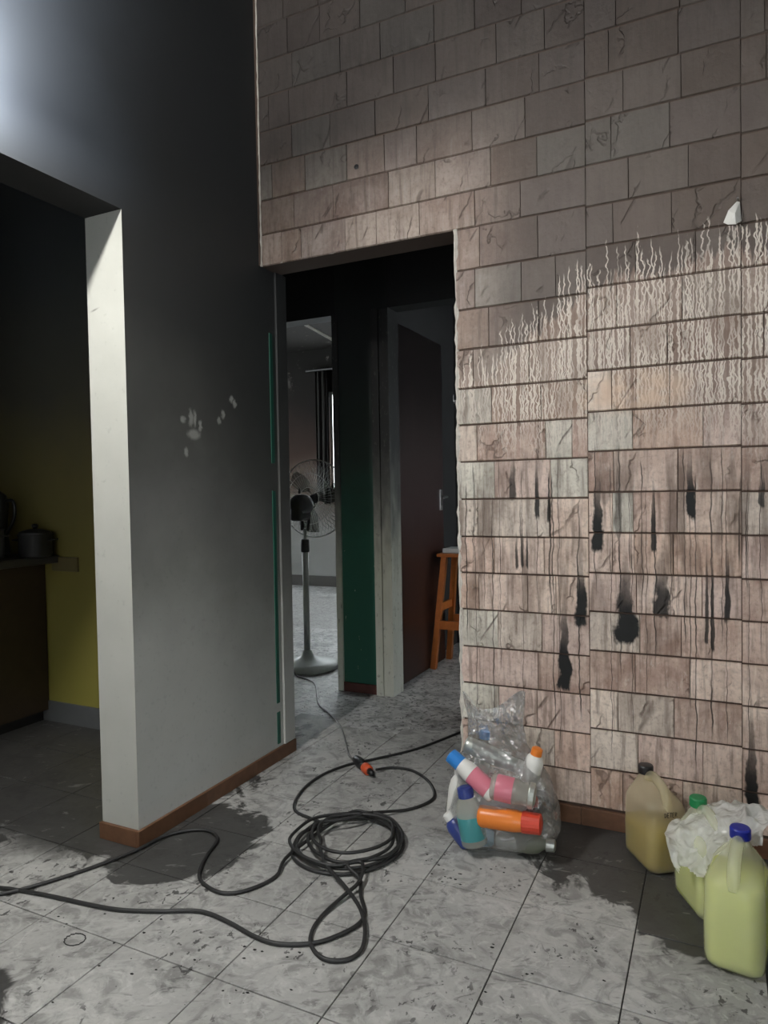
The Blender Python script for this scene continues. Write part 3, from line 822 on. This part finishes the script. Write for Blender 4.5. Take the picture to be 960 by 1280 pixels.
for k in range(3):
    v, f = [], []
    for i in range(9):
        t = i/8; r = 0.035 + 0.195*t; wd = 0.045 + 0.10*math.sin(min(1, t*1.15)*PI*0.62)
        for j in range(7):
            s = j/6 - 0.5
            a = 2*PI*k/3 + s*wd/ r * (0.9 if t > .3 else 0.5) + 0.35*t
            v.append((GC.x + r*math.cos(a), GC.y + 0.035 + s*0.05, GC.z + r*math.sin(a)))
    for i in range(8):
        for j in range(6): f.append((i*7+j, i*7+j+1, (i+1)*7+j+1, (i+1)*7+j))
    link_mesh('blade', v, f, bl.mat, fan, True).modifiers.new('thick', 'SOLIDIFY').thickness = 0.002
MB().lathe([(0.03,0.0),(0.036,0.03),(0.02,0.05)], 16, Matrix.Translation((GC.x, GC.y+0.02, GC.z)) @ Matrix.Rotation(-PI/2, 4, 'X')).obj('hub', M['fandark'], fan, True)
M['cordgrey'] = plain('grey_flex', (0.16, 0.16, 0.155), 0.5)
fc = [(-2.46,3.73,0.036),(-2.44,3.71,0.022),(-2.40,3.69,0.006),(-2.226,3.60,0.005),(-1.994,3.263,0.005),(-1.846,3.131,0.005),(-1.703,2.988,0.005),(-1.56,2.787,0.005),(-1.476,2.664,0.006),(-1.415,2.60,0.014)]
MB().tube([(p[0]+2.48, p[1]-3.93, p[2]) for p in catmull(fc, 8)], 0.0045, 7).obj('power_cord', M['cordgrey'], fan, True)

# ------------------------------------------------------------------ extension cord
ext = thing('extension_cord', 'long black extension cord coiled and looped across the tiled floor', 'cord', (0, 0, 0))
rc = random.Random(4)
path = []
def P(l, z=0.0065):
    for a in l: path.append((a[0], a[1], a[2] if len(a) > 2 else z))
P([(-0.95,3.42),(-1.043,3.33),(-1.128,3.095),(-1.228,2.841),(-1.344,2.67),(-1.425,2.555,0.0075),(-1.473,2.412),(-1.464,2.252),(-1.399,2.111)])
cc_ = Vector((-1.107, 1.972))
def coil(a0, a1, r0, r1, zz, cx=0.0, cy=0.0, n=None):
    n = n or max(5, int(abs(a1-a0)/0.45))
    for k in range(n+1):
        t = k/n; a = a0 + (a1-a0)*t; r = r0 + (r1-r0)*t + rc.uniform(-.006,.006)
        path.append((cc_.x+cx+r*math.cos(a), cc_.y+cy+r*math.sin(a), zz + rc.uniform(-.001,.001)))
coil(2.6, 2.6+2*PI*1.0, 0.178, 0.186, 0.0075)
coil(2.9, 2.9+2*PI*1.0, 0.172, 0.165, 0.017, 0.006, 0.01)
coil(3.1, 3.1+2*PI*0.86, 0.150, 0.172, 0.027, 0.018, 0.02)
P([(-1.235,1.83,0.016),(-1.212,1.717),(-1.246,1.623),(-1.3,1.581),(-1.372,1.59),(-1.433,1.628),(-1.487,1.726),(-1.521,1.823),(-1.586,1.86),(-1.655,1.835),(-1.705,1.765),(-1.722,1.66),(-1.766,1.535),(-1.828,1.41),(-1.879,1.333)])
P([(-1.930,1.292),(-1.950,1.318),(-1.901,1.338),(-1.766,1.361),(-1.622,1.378),(-1.517,1.396),(-1.408,1.437),(-1.305,1.483),(-1.203,1.477),(-1.095,1.455),(-1.021,1.457),(-0.943,1.496),(-0.900,1.550),(-0.875,1.610),(-0.882,1.665),(-0.931,1.735),(-0.968,1.80,0.012)])
coil(-1.0, -1.0+2*PI*1.04, 0.165, 0.176, 0.030, -0.01, 0.0)
P([(-0.955,1.775,0.022),(-0.97,1.70,0.012),(-0.982,1.62),(-0.975,1.545),(-0.945,1.487),(-0.890,1.455),(-0.838,1.472),(-0.818,1.52),(-0.842,1.59,0.013),(-0.897,1.665,0.016),(-0.975,1.73,0.019),(-1.08,1.80,0.026),(-1.14,1.86,0.037)])
coil(-2.2, -2.2-2*PI*1.15, 0.125, 0.140, 0.040, 0.015, 0.03)
P([(-1.16,2.07,0.04),(-1.12,2.13,0.038),(-1.09,2.20,0.020),(-1.022,2.282),(-0.977,2.365),(-0.98,2.438),(-1.049,2.544),(-1.149,2.613),(-1.235,2.61),(-1.282,2.545,0.014)])
MB().tube(catmull(path, 6), 0.0056, 8).obj('cable', M['rubber'], ext, True)
M['red'] = plain('orange_red_plastic', (0.62, 0.09, 0.03), 0.4)
a, b = Vector((-1.415, 2.605, 0.022)), Vector((-1.282, 2.500, 0.018))
d = (b - a)
MB().tube([a, a + d*0.08, a + d*0.3, a + d*0.55, a + d*0.62], [0.008, 0.017, 0.022, 0.022, 0.019], 12).obj('plug', M['blackpl'], ext, True)
MB().tube([a + d*0.625, a + d*0.68, a + d*0.86, a + d*0.90], [0.020, 0.022, 0.021, 0.016], 12).obj('socket_collar', M['red'], ext, True)
MB().tube([a + d*0.90, a + d*0.98, a + d*1.1], [0.014, 0.012, 0.007], 10).obj('strain_relief', M['blackpl'], ext, True)

# ------------------------------------------------------------------ thin loop of wire on the floor
rgm = MB().tube([(-1.531 + 0.028*math.cos(2*PI*k/28) + .003*math.sin(3*k), 1.256 + 0.024*math.sin(2*PI*k/28), 0.002) for k in range(28)], 0.0014, 5, closed=True).obj('rubber_band', M['rubber'])
tag(rgm, 'thin dark rubber band lying open on the ashy tiles', 'rubber band')

# ------------------------------------------------------------------ crumbs of char on the floor
cb = MB(); rd = random.Random(11)
spots = [(-1.36,2.03,.03,3),(-0.80,2.02,.07,14),(-0.72,1.93,.06,12),(-1.33,1.30,.10,8),(-1.60,1.32,.12,14),(-1.07,1.42,.02,3),(-0.62,2.05,.03,4),(-0.98,1.30,.10,10),(-0.45,1.60,.12,8),(-1.95,3.2,.25,24),(-1.5,3.1,.3,24),(-2.02,3.46,.08,18),(-1.05,2.62,.03,3),(-0.3,1.7,.15,8),(-1.15,1.15,.3,14)]
for (cx, cy, rr, k) in spots:
    for _ in range(k):
        px, py = cx + rd.gauss(0, rr*.6), cy + rd.gauss(0, rr*.6)
        s = rd.uniform(0.001, 0.0042); an = rd.uniform(0, PI)
        v = []
        for q in range(5):
            aa = an + 2*PI*q/5; r = s*rd.uniform(.6,1.3)
            v.append((px + r*math.cos(aa)*1.5, py + r*math.sin(aa), 0.0002))
        v.append((px, py, s*0.6))
        cb.add(v, [(q, (q+1) % 5, 5) for q in range(5)] + [(4,3,2,1,0)])
co = cb.obj('char_crumbs', plain('char', (0.018, 0.017, 0.016), 0.9))
tag(co, 'scattered black crumbs of char on the floor', 'debris', None, 'stuff')

# ------------------------------------------------------------------ jugs
def film(name, col, fac, rough=0.35, trc=(1,1,1), spec=0.5, bump=0.0):
    n = NT(name)
    f = n.noise(n.objpos(), 30, 4)
    n.base(n.mix(f, tuple(c*0.92 for c in col), col), rough, 0, spec)
    if bump:
        wv = n.noise(n.objpos(), 14, 3, 0.5, 0.0, True)
        vd = n.node('ShaderNodeVectorMath', operation='MULTIPLY_ADD')
        n.t.links.new(wv.s, vd.inputs[0]); vd.inputs[1].default_value = (0.05, 0.05, 0.05); n.t.links.new(n.objpos().s, vd.inputs[2])
        f1, _ = n.voro(Ex(n, vd.outputs[0]), 34); f2, _ = n.voro(Ex(n, vd.outputs[0]), 75)
        n.bump(f1 + f2 * 0.4, bump, 0.02)
    t = n.node('ShaderNodeBsdfTransparent'); t.inputs[0].default_value = tuple(trc) + (1,)
    tl = n.node('ShaderNodeBsdfTranslucent'); tl.inputs[0].default_value = tuple(col) + (1,)
    m0 = n.node('ShaderNodeMixShader'); m0.inputs[0].default_value = 0.35
    n.t.links.new(n.p.outputs[0], m0.inputs[1]); n.t.links.new(tl.outputs[0], m0.inputs[2])
    m1 = n.node('ShaderNodeMixShader'); m1.inputs[0].default_value = fac
    n.t.links.new(t.outputs[0], m1.inputs[1]); n.t.links.new(m0.outputs[0], m1.inputs[2])
    n.t.links.new(m1.outputs[0], n.out.inputs[0])
    return n.mat
def liquid(name, col):
    n = NT(name); f = n.noise(n.objpos(), 6, 3)
    n.base(n.mix(f, tuple(c*0.93 for c in col), col), 0.25)
    n.p.inputs['Subsurface Weight'].default_value = 0.35
    n.p.inputs['Subsurface Radius'].default_value = (0.03, 0.03, 0.015)
    return n.mat

def rrect(hx, hy, r, n=6):
    pts = []
    for cx, cy, a0 in ((hx-r, hy-r, 0), (-hx+r, hy-r, PI/2), (-hx+r, -hy+r, PI), (hx-r, -hy+r, 1.5*PI)):
        for k in range(n+1):
            a = a0 + PI/2*k/n; pts.append((cx + r*math.cos(a), cy + r*math.sin(a)))
    return pts
def loft(levels, n=6):
    """levels: (z, hx, hy, r, cx, cy)"""
    v, f = [], []
    k = 4*(n+1)
    for (z, hx, hy, r, cx, cy) in levels:
        for (x, y) in rrect(hx, hy, min(r, hx*.999, hy*.999), n): v.append((x+cx, y+cy, z))
    for i in range(len(levels)-1):
        for j in range(k): f.append((i*k+j, i*k+(j+1) % k, (i+1)*k+(j+1) % k, (i+1)*k+j))
    f.append(tuple(range(k-1,-1,-1))); f.append(tuple((len(levels)-1)*k+j for j in range(k)))
    return v, f

def make_jug(label, loc, rz, level, shell, liq, cap, W=0.178, D=0.128, S=1.0, nx=-0.052):
    j = thing('plastic_jug', label, 'jug', loc, rz, 'plastic jugs of yellow liquid by the stone wall')
    hx, hy = W/2, D/2
    lv = [(0.001, hx-.022, hy-.022, .02, 0, 0), (0.004, hx-.010, hy-.010, .024, 0, 0), (0.014, hx-.002, hy-.002, .030, 0, 0), (0.03, hx, hy, .034, 0, 0),
          (0.10, hx+.001, hy+.001, .034, 0, 0), (0.188, hx-.001, hy-.001, .036, 0, 0), (0.204, hx-.006, hy-.006, .038, nx*.03, 0), (0.218, hx-.017, hy-.014, .038, nx*.16, 0),
          (0.230, hx-.033, hy-.026, .032, nx*.42, 0), (0.239, hx-.052, hy-.038, .024, nx*.80, 0), (0.244, 0.026, 0.024, .022, nx, 0), (0.250, 0.020, 0.020, .0199, nx, 0), (0.268, 0.019, 0.019, .0189, nx, 0)]
    lv = [(z*S, a_*S, b_*S, r_*S, cx_*S, cy_*S) for (z, a_, b_, r_, cx_, cy_) in lv]
    v, f = loft(lv); link_mesh('bottle_body', v, f, shell, j, True)
    if level:
        il = [(z, a-.003, b-.003, r, cx, cy) for (z, a, b, r, cx, cy) in lv if z < level]
        il[0] = (0.004,) + il[0][1:]
        il[1] = (0.007,) + il[1][1:]
        # level surface
        for (p, q) in zip(lv, lv[1:]):
            if p[0] < level <= q[0]:
                t = (level-p[0])/(q[0]-p[0])
                s = tuple(p[i] + (q[i]-p[i])*t for i in range(6)); il.append((level, s[1]-.003, s[2]-.003, s[3], s[4], s[5]))
        v, f = loft(il); link_mesh('liquid', v, f, liq, j, True)
    MB().lathe([(r_*S, z_*S) for r_, z_ in [(0.0225,0.257),(0.0235,0.259),(0.0235,0.279),(0.021,0.283),(0.010,0.284)]], 28, Matrix.Translation((nx*S,0,0))).obj('cap', cap, j, False)
    sx = 1
    hp = [(nx+0.012, 0, 0.240), (nx+0.030, 0, 0.259), (nx+0.058, 0, 0.263), (hx-0.040, 0, 0.248), (hx-0.020, 0, 0.222), (hx-0.014, 0, 0.190)]
    hp = [tuple(q*S for q in w) for w in hp]
    MB().tube(catmull(hp, 6), [0.0145*S]*(5*6+1), 12).obj('handle', shell, j, True)
    return j
M['shell1'] = film('milky_jug_plastic', (0.88, 0.82, 0.60), 0.31, 0.30, (1.0, 0.99, 0.93))
M['shell2'] = film('clear_green_jug_plastic', (0.90, 0.92, 0.78), 0.32, 0.24, (1.0, 1.0, 0.92))
M['liq1'] = liquid('amber_liquid', (0.34, 0.25, 0.015)); M['liq2'] = liquid('pale_green_liquid', (0.60, 0.64, 0.20))
M['capgreen'] = plain('green_cap', (0.01, 0.22, 0.07), 0.4); M['capblue'] = plain('blue_cap', (0.012, 0.022, 0.28), 0.35)
jug1 = make_jug('cloudy jug half full of amber liquid with black cap and handwriting on its side', (-0.180, 2.285, 0), math.radians(-56), 0.118, M['shell1'], M['liq1'], M['blackpl'])
jug2 = make_jug('green-capped jug of pale yellow-green liquid between the two other jugs', (-0.028, 2.095, 0), math.radians(-62), 0.185, M['shell2'], M['liq2'], M['capgreen'])
jug3 = make_jug('blue-capped jug of pale yellow-green liquid, nearest the camera', (0.042, 1.900, 0), math.radians(-98), 0.205, M['shell2'], M['liq2'], M['capblue'], S=1.06)
# handwriting on the first jug: DETER
def strokes(txt):
    G = {'D': [((0,0),(0,1)),((0,1),(.5,.8)),((.5,.8),(.55,.25)),((.55,.25),(0,0))], 'E': [((0,0),(0,1)),((0,1),(.55,1)),((0,.5),(.45,.52)),((0,0),(.55,0))],
         'T': [((.3,0),(.3,1)),((0,1),(.62,1))], 'R': [((0,0),(0,1)),((0,1),(.5,.95)),((.5,.95),(.45,.55)),((.45,.55),(0,.5)),((.1,.5),(.6,0))]}
    return [(k, a, b) for k, ch in enumerate(txt) for a, b in G[ch]]
wm = MB(); sc_ = 0.0098
for k, a, b in strokes('DETER'):
    pa = Vector(((k*0.86 + a[0])*sc_, 0, a[1]*sc_*1.35)); pb = Vector(((k*0.86 + b[0])*sc_, 0, b[1]*sc_*1.35))
    wm.beam(pa, pb, 0.0014, 0.0012, (0,1,0))
WR = wm.obj('handwriting', M['blackpl'], jug1)
WR['label'] = 'black handwritten letters'

# ------------------------------------------------------------------ white carrier bag tangled over the two right-hand jugs
def lumpy(seed, v, s): return mnoise.noise(Vector(v)*s + Vector((seed, seed*1.7, -seed)))
M['whitebag'] = film('thin_white_carrier_film', (0.95, 0.96, 0.93), 0.78, 0.2, (1,1,1), 0.8, 0.6)
CP = [[(-0.095,2.150,0.190), (-0.045,2.185,0.235), (0.045,2.190,0.290), (0.125,2.140,0.260)],
      [(-0.150,2.075,0.225), (-0.055,2.115,0.246), (0.045,2.125,0.350), (0.140,2.060,0.315)],
      [(-0.135,2.010,0.205), (-0.055,2.020,0.228), (0.015,2.020,0.262), (0.105,1.985,0.275)],
      [(-0.110,1.985,0.150), (-0.040,1.968,0.060), (-0.005,1.972,0.200), (0.095,1.955,0.245)]]
def bez(t): return ((1-t)**3, 3*t*(1-t)**2, 3*t*t*(1-t), t**3)
bv, bf = [], []
NU, NV = 64, 52
for i in range(NU+1):
    for k in range(NV+1):
        A, B = bez(i/NU), bez(k/NV)
        p = Vector((0,0,0))
        for r in range(4):
            for q in range(4): p += Vector(CP[r][q]) * (A[q]*B[r]*1.0)
        ridge = 1 - abs(lumpy(5.5, p, 17))*2
        p += Vector((0.010*lumpy(1.5,p,22), 0.012*lumpy(2.5,p,22), 0.014*lumpy(3.1,p,24) + 0.007*lumpy(8.2,p,55) + 0.012*ridge))
        bv.append(tuple(p))
for i in range(NU):
    for k in range(NV):
        a = (i+.5)/NU; b = (k+.5)/NV
        if b > 0.97 + 0.05*math.sin(a*23) - 0.10*max(0, .25-a): continue
        q = i*(NV+1)+k; bf.append((q, q+NV+1, q+NV+2, q+1))
wbg = link_mesh('carrier_bag', bv, bf, M['whitebag'], None, True)
tag(wbg, 'crumpled white carrier bag draped over the green-capped and blue-capped jugs', 'plastic bag')

# ------------------------------------------------------------------ clear bag of bottles
BC = Vector((-0.655, 2.235, 0))
M['clearfilm'] = None
n = NT('clear_bag_film')
n.base((0.9, 0.92, 0.92), 0.12, 0, 0.6)
cr_ = n.noise(n.objpos(), 9, 5, 0.6, 2.0)
cv1, _ = n.voro(n.objpos(), 15); cv2, _ = n.voro(n.objpos(), 38)
n.bump(cr_ * 0.6 + cv1 + cv2 * 0.4, 1.0, 0.035)
t = n.node('ShaderNodeBsdfTransparent'); t.inputs[0].default_value = (0.97, 0.98, 0.98, 1)
g_ = n.node('ShaderNodeBsdfGlossy'); g_.inputs['Roughness'].default_value = 0.16; g_.inputs['Color'].default_value = (1,1,1,1)
bmpn = [q for q in n.t.nodes if q.bl_idname == 'ShaderNodeBump'][0]
n.t.links.new(bmpn.outputs[0], g_.inputs['Normal'])
df = n.node('ShaderNodeBsdfDiffuse'); df.inputs[0].default_value = (0.8, 0.82, 0.82, 1)
lw = n.node('ShaderNodeLayerWeight'); lw.inputs[0].default_value = 0.55
n.t.links.new(bmpn.outputs[0], lw.inputs['Normal'])
fac = n.m('MULTIPLY', Ex(n, lw.outputs['Fresnel']), 0.75)
m1 = n.node('ShaderNodeMixShader'); n.t.links.new(t.outputs[0], m1.inputs[1]); n.t.links.new(g_.outputs[0], m1.inputs[2]); n.set(m1.inputs[0], n.clamp(fac + 0.06))
m2 = n.node('ShaderNodeMixShader'); n.set(m2.inputs[0], 0.08 + 0.22 * n.smooth(0.55, 0.7, cr_))
n.t.links.new(m1.outputs[0], m2.inputs[1]); n.t.links.new(df.outputs[0], m2.inputs[2]); n.t.links.new(m2.outputs[0], n.out.inputs[0])
M['clearfilm'] = n.mat
pv, pf = [], []
NR, NZ = 72, 40
prof = [(0.00,0.10),(0.012,0.155),(0.04,0.185),(0.09,0.190),(0.15,0.178),(0.21,0.165),(0.255,0.140),(0.29,0.112),(0.33,0.092),(0.38,0.088),(0.43,0.098),(0.47,0.105)]
def rad(z):
    for (a, ra), (b, rb) in zip(prof, prof[1:]):
        if a <= z <= b:
            q = (z-a)/(b-a); q = q*q*(3-2*q); return ra + (rb-ra)*q
    return prof[-1][1]
for k in range(NZ+1):
    t_ = k/NZ; z = 0.003 + 0.445*t_
    for j in range(NR):
        a = 2*PI*j/NR
        r = rad(z)
        p = Vector((math.cos(a), math.sin(a), z*5))
        r *= 1 + 0.10*lumpy(2.2, p, 1.4) + 0.05*lumpy(4.4, p, 3.5) + (0.05 + 0.10*max(0, t_-.55))*abs(lumpy(7.7, (math.cos(a)*4, math.sin(a)*4, z*6), 1.6))
        zz = z
        if t_ > 0.72: zz += (t_-0.72)*0.16*math.sin(2*a + 0.6)      # two ears at the mouth
        yy = r*0.80*math.sin(a)
        pv.append((BC.x + r*math.cos(a) - 0.05*max(0, t_-.5), min(BC.y + yy, YW-0.020), max(0.002, zz)))
for k in range(NZ):
    for j in range(NR): pf.append((k*NR+j, k*NR+(j+1) % NR, (k+1)*NR+(j+1) % NR, (k+1)*NR+j))
pf.append(tuple(range(NR-1,-1,-1)))
cbag = link_mesh('clear_plastic_bag', pv, pf, M['clearfilm'], None, True)
tag(cbag, 'clear plastic bag full of colourful bottles at the foot of the stone wall', 'plastic bag')

def bottle(label, c, axis, L, R, body, cap, label_mat=None, name='plastic_bottle', capL=0.035, neck=0.45, capR=0.55):
    """lathe bottle: its axis from base to cap, centred at c"""
    o = thing(name, label, 'bottle', c, 0, 'bottles in the clear bag')
    q = Vector(axis).to_track_quat('Z', 'Y'); Mx = q.to_matrix().to_4x4()
    h = -L/2
    prof = [(R*.80,h),(R*.96,h+.004),(R,h+.012),(R,h+L*.55),(R*.98,h+L*.60),(R*.85,h+L*.72),(R*neck,h+L*.82),(R*neck*.9,h+L-capL*.6)]
    MB().lathe(prof, 24, Mx).obj('bottle_body', body, o, True)
    if label_mat: MB().lathe([(R*1.006,h+L*.12),(R*1.012,h+L*.125),(R*1.012,h+L*.50),(R*1.006,h+L*.505)], 24, Mx).obj('sticker', label_mat, o, True)
    cr = R*capR
    MB().lathe([(cr,h+L-capL),(cr*1.03,h+L-capL+.003),(cr*.97,h+L-.004),(cr*.6,h+L)], 20, Mx).obj('cap', cap, o, False)
    return o
K = lambda nm, c, r=0.35: plain(nm, c, r, var=0.08)
kw, kblue, kpink, kteal, knavy, korange, kred, ksil, kclear, kgreen = (K('white_bottle_plastic', (0.75,0.74,0.70)), K('sky_blue_plastic', (0.03,0.22,0.62)), K('pink_plastic', (0.66,0.20,0.26)),
    K('teal_label', (0.06,0.27,0.28)), K('navy_plastic', (0.03,0.05,0.22)), K('orange_plastic', (0.80,0.22,0.03)), K('red_plastic', (0.62,0.06,0.03)), plain('silver_can', (0.5,0.52,0.48), 0.35, 0.7),
    film('pale_clear_plastic', (0.62,0.62,0.55), 0.55, 0.25), K('olive_grey_plastic', (0.16,0.17,0.13)))
bottle('pink-bodied bottle with sky-blue cap, tilted in the clear bag', (-0.722, 2.125, 0.245), (-1, 0.15, 0.62), 0.19, 0.031, kw, kblue, kpink, capL=0.05, neck=0.7, capR=0.8)
bottle('grey bottle with teal label and navy cap, upright in the clear bag', (-0.722, 2.098, 0.122), (-0.20, 0.05, 1), 0.185, 0.042, kclear, knavy, kteal, capR=0.62, neck=0.6)
bottle('orange bottle with red cap lying across the clear bag', (-0.592, 2.105, 0.128), (1, 0.06, 0.02), 0.20, 0.034, korange, kred, None, capL=0.06, neck=0.8, capR=0.95)
bottle('jar with pink label near the top of the clear bag', (-0.583, 2.115, 0.218), (1, 0.1, -0.12), 0.14, 0.040, kclear, ksil, kpink, capL=0.02, neck=0.9, capR=1.0)
bottle('silver-grey spray can lying along the top of the clear bag', (-0.668, 2.205, 0.283), (1, 0.05, -0.30), 0.21, 0.028, ksil, kw, None, capL=0.03, neck=0.8, capR=0.85)
bottle('small white bottle with orange cap at the top of the clear bag', (-0.540, 2.205, 0.275), (0.25, 0.05, 1), 0.12, 0.030, kw, korange, None, capL=0.028, neck=0.5, capR=0.6)
bottle('white bottle at the left side of the clear bag', (-0.790, 2.175, 0.15), (0.10, 0.05, 1), 0.20, 0.032, kw, kw, None)
bottle('navy blue bottle at the bottom left of the clear bag', (-0.775, 2.130, 0.055), (-0.55, 0.0, 0.6), 0.12, 0.032, knavy, kw, None)
bottle('light blue bottle low in the front of the clear bag', (-0.690, 2.135, 0.040), (1, 0.18, -0.05), 0.13, 0.029, K('light_blue_plastic', (0.22,0.42,0.55)), kw, None)
bottle('olive grey bottle at the bottom right of the clear bag', (-0.555, 2.150, 0.048), (1, 0.10, -0.02), 0.19, 0.036, kgreen, ksil, None, capL=0.03)
bottle('bottle with bright blue cap at the back of the clear bag', (-0.735, 2.275, 0.245), (0.1, 0.1, 1), 0.19, 0.030, kclear, kblue, None, capL=0.03, capR=0.6)
bottle('white bottle lying low at the back of the clear bag', (-0.64, 2.280, 0.10), (1, -0.1, 0.3), 0.2, 0.036, kw, kred, None)

# ------------------------------------------------------------------ scrap on the stone wall, nail hole
tg = thing('paper_scrap', 'small white folded paper scrap hanging from a nail on the stone wall', 'paper', (0.045, YW - 0.012, 2.01))
v = [(0.012,0,0.034),(0.020,0,0.030),(0.024,-0.004,-0.030),(0.008,-0.020,-0.042),(-0.014,-0.016,-0.038),(-0.026,-0.004,-0.026),(-0.012,-0.008,0.008),(0.006,-0.022,-0.010)]
link_mesh('folded_sheet', v, [(0,6,7),(0,7,1),(1,7,2),(2,7,3),(3,7,4),(4,7,6),(4,6,5)], plain('white_paper', (0.78,0.77,0.72), 0.7), tg).modifiers.new('thick', 'SOLIDIFY').thickness = 0.0012
MB().tube([(0.014,0.008,0.038),(0.014,-0.012,0.039)], [0.002,0.0035], 8).obj('nail', M['metal'], tg)
nh = MB().lathe([(0.009,0),(0.010,0.002),(0.004,0.003)], 14, Matrix.Translation((-1.263, YW-0.009, 2.434)) @ Matrix.Rotation(PI/2, 4, 'X')).obj('wall_plug', M['blackpl'])
tag(nh, 'small round black wall plug above the doorway', 'wall plug')

# ------------------------------------------------------------------ kitchen counter and pots
ct = MB().bbox(-4.28, -3.05, 1.93, 2.484, 0.832, 0.872, 0.010).obj('countertop', plain('dark_stone_worktop', (0.035,0.033,0.03), 0.35))
tag(ct, 'dark kitchen worktop against the yellow wall', 'countertop')
cab = thing('kitchen_cabinet', 'dark brown cabinet under the kitchen worktop', 'cabinet', (-3.68, 2.23, 0))
M['cab'] = plain('dark_cabinet_wood', (0.040,0.026,0.013), 0.5, var=0.3)
MB().box(-0.55, 0.52, -0.24, 0.25, 0.06, 0.831).obj('body', M['cab'], cab)
MB().box(-0.53, 0.48, -0.19, 0.25, 0.0, 0.06).obj('plinth', M['rubber'], cab)
for k in range(2):
    dd = MB().bbox(-0.54+0.53*k, -0.02+0.53*k, -0.262, -0.241, 0.08, 0.80, 0.003).obj('door', M['cab'], cab)
    MB().tube([(-0.09+0.12*k,-0.262,0.62),(-0.09+0.12*k,-0.285,0.62),(-0.09+0.12*k,-0.285,0.74),(-0.09+0.12*k,-0.262,0.74)], 0.005, 6).obj('handle', M['metal'], dd)
spl = MB().bbox(-3.10, -2.915, 2.472, 2.4855, 0.79, 0.862, 0.002).obj('splash_tile', plain('brown_splash_tile', (0.16,0.125,0.055), 0.4))
tag(spl, 'short brown splash tile strip on the yellow wall beside the worktop', 'tile')
def pot(label, c, R, H, lid, mat, group='pots on the kitchen worktop'):
    p = thing('cooking_pot', label, 'pot', c, 0.4, group)
    MB().lathe([(R*.9,0.0),(R,0.01),(R,H),(R*1.04,H+.004),(R*1.04,H+.008),(R*.97,H+.008)], 28).obj('pan', mat, p, True)
    for s in (-1,1): MB().tube([(s*R,-.02,H*.8),(s*(R+.028),-.018,H*.82),(s*(R+.028),.018,H*.82),(s*R,.02,H*.8)], 0.004, 6).obj('handle', mat, p)
    if lid:
        l = MB().lathe([(R*1.03,H+.0085),(R*.9,H+.022),(R*.4,H+.034),(0.004,H+.036)], 28).obj('lid', mat, p, True)
        MB().lathe([(0.008,H+.036),(0.016,H+.05),(0.012,H+.058),(0.004,H+.06)], 12).obj('knob', M['blackpl'], l, True)
    return p
M['steel'] = plain('dull_steel', (0.22,0.21,0.20), 0.4, 0.6); M['sootsteel'] = plain('sooty_steel', (0.035,0.035,0.035), 0.45, 0.3)
pot('dull steel pot at the left on the kitchen worktop', (-3.235, 2.235, 0.8725), 0.062, 0.135, False, M['steel'])
pot('sooty lidded pot on the kitchen worktop near its end', (-3.085, 2.37, 0.8725), 0.078, 0.105, True, M['sootsteel'])
kt = thing('coffee_pot', 'tall black coffee pot behind the pots on the worktop', 'coffee pot', (-3.36, 2.36, 0.8725), 0.2)
MB().lathe([(0.06,0),(0.062,0.02),(0.05,0.12),(0.052,0.18),(0.06,0.26),(0.05,0.31),(0.02,0.335),(0.008,0.35)], 24).obj('pot_body', M['sootsteel'], kt, True)
MB().tube(catmull([(0.05,0,0.28),(0.105,0,0.28),(0.11,0,0.2),(0.055,0,0.10)], 6), 0.008, 8).obj('handle', M['blackpl'], kt, True)
MB().tube(catmull([(-0.05,0,0.15),(-0.09,0,0.2),(-0.11,0,0.27)], 5), 0.012, 8).obj('spout', M['sootsteel'], kt, True)
bwl = MB().lathe([(0.02,0),(0.035,0.005),(0.05,0.03),(0.052,0.04),(0.046,0.032),(0.03,0.012)], 24).obj('bowl', K('pale_ceramic', (0.45,0.44,0.38)))
bwl.location = (-3.235, 2.235, 1.040); bwl.rotation_euler = (0.5, 0.3, 0); tag(bwl, 'pale bowl tipped on top of the steel pot', 'bowl')
for p in bwl.data.polygons: p.use_smooth = True

# place the handwriting on the jug face that looks at the camera
WR.location = (0.0, 0.0, 0.0)
W2, D2 = 0.178/2, 0.128/2
WR.matrix_parent_inverse = Matrix.Identity(4)
WR.location = (W2 + 0.0006, -0.018, 0.178)
WR.rotation_euler = (0, 0, PI/2)
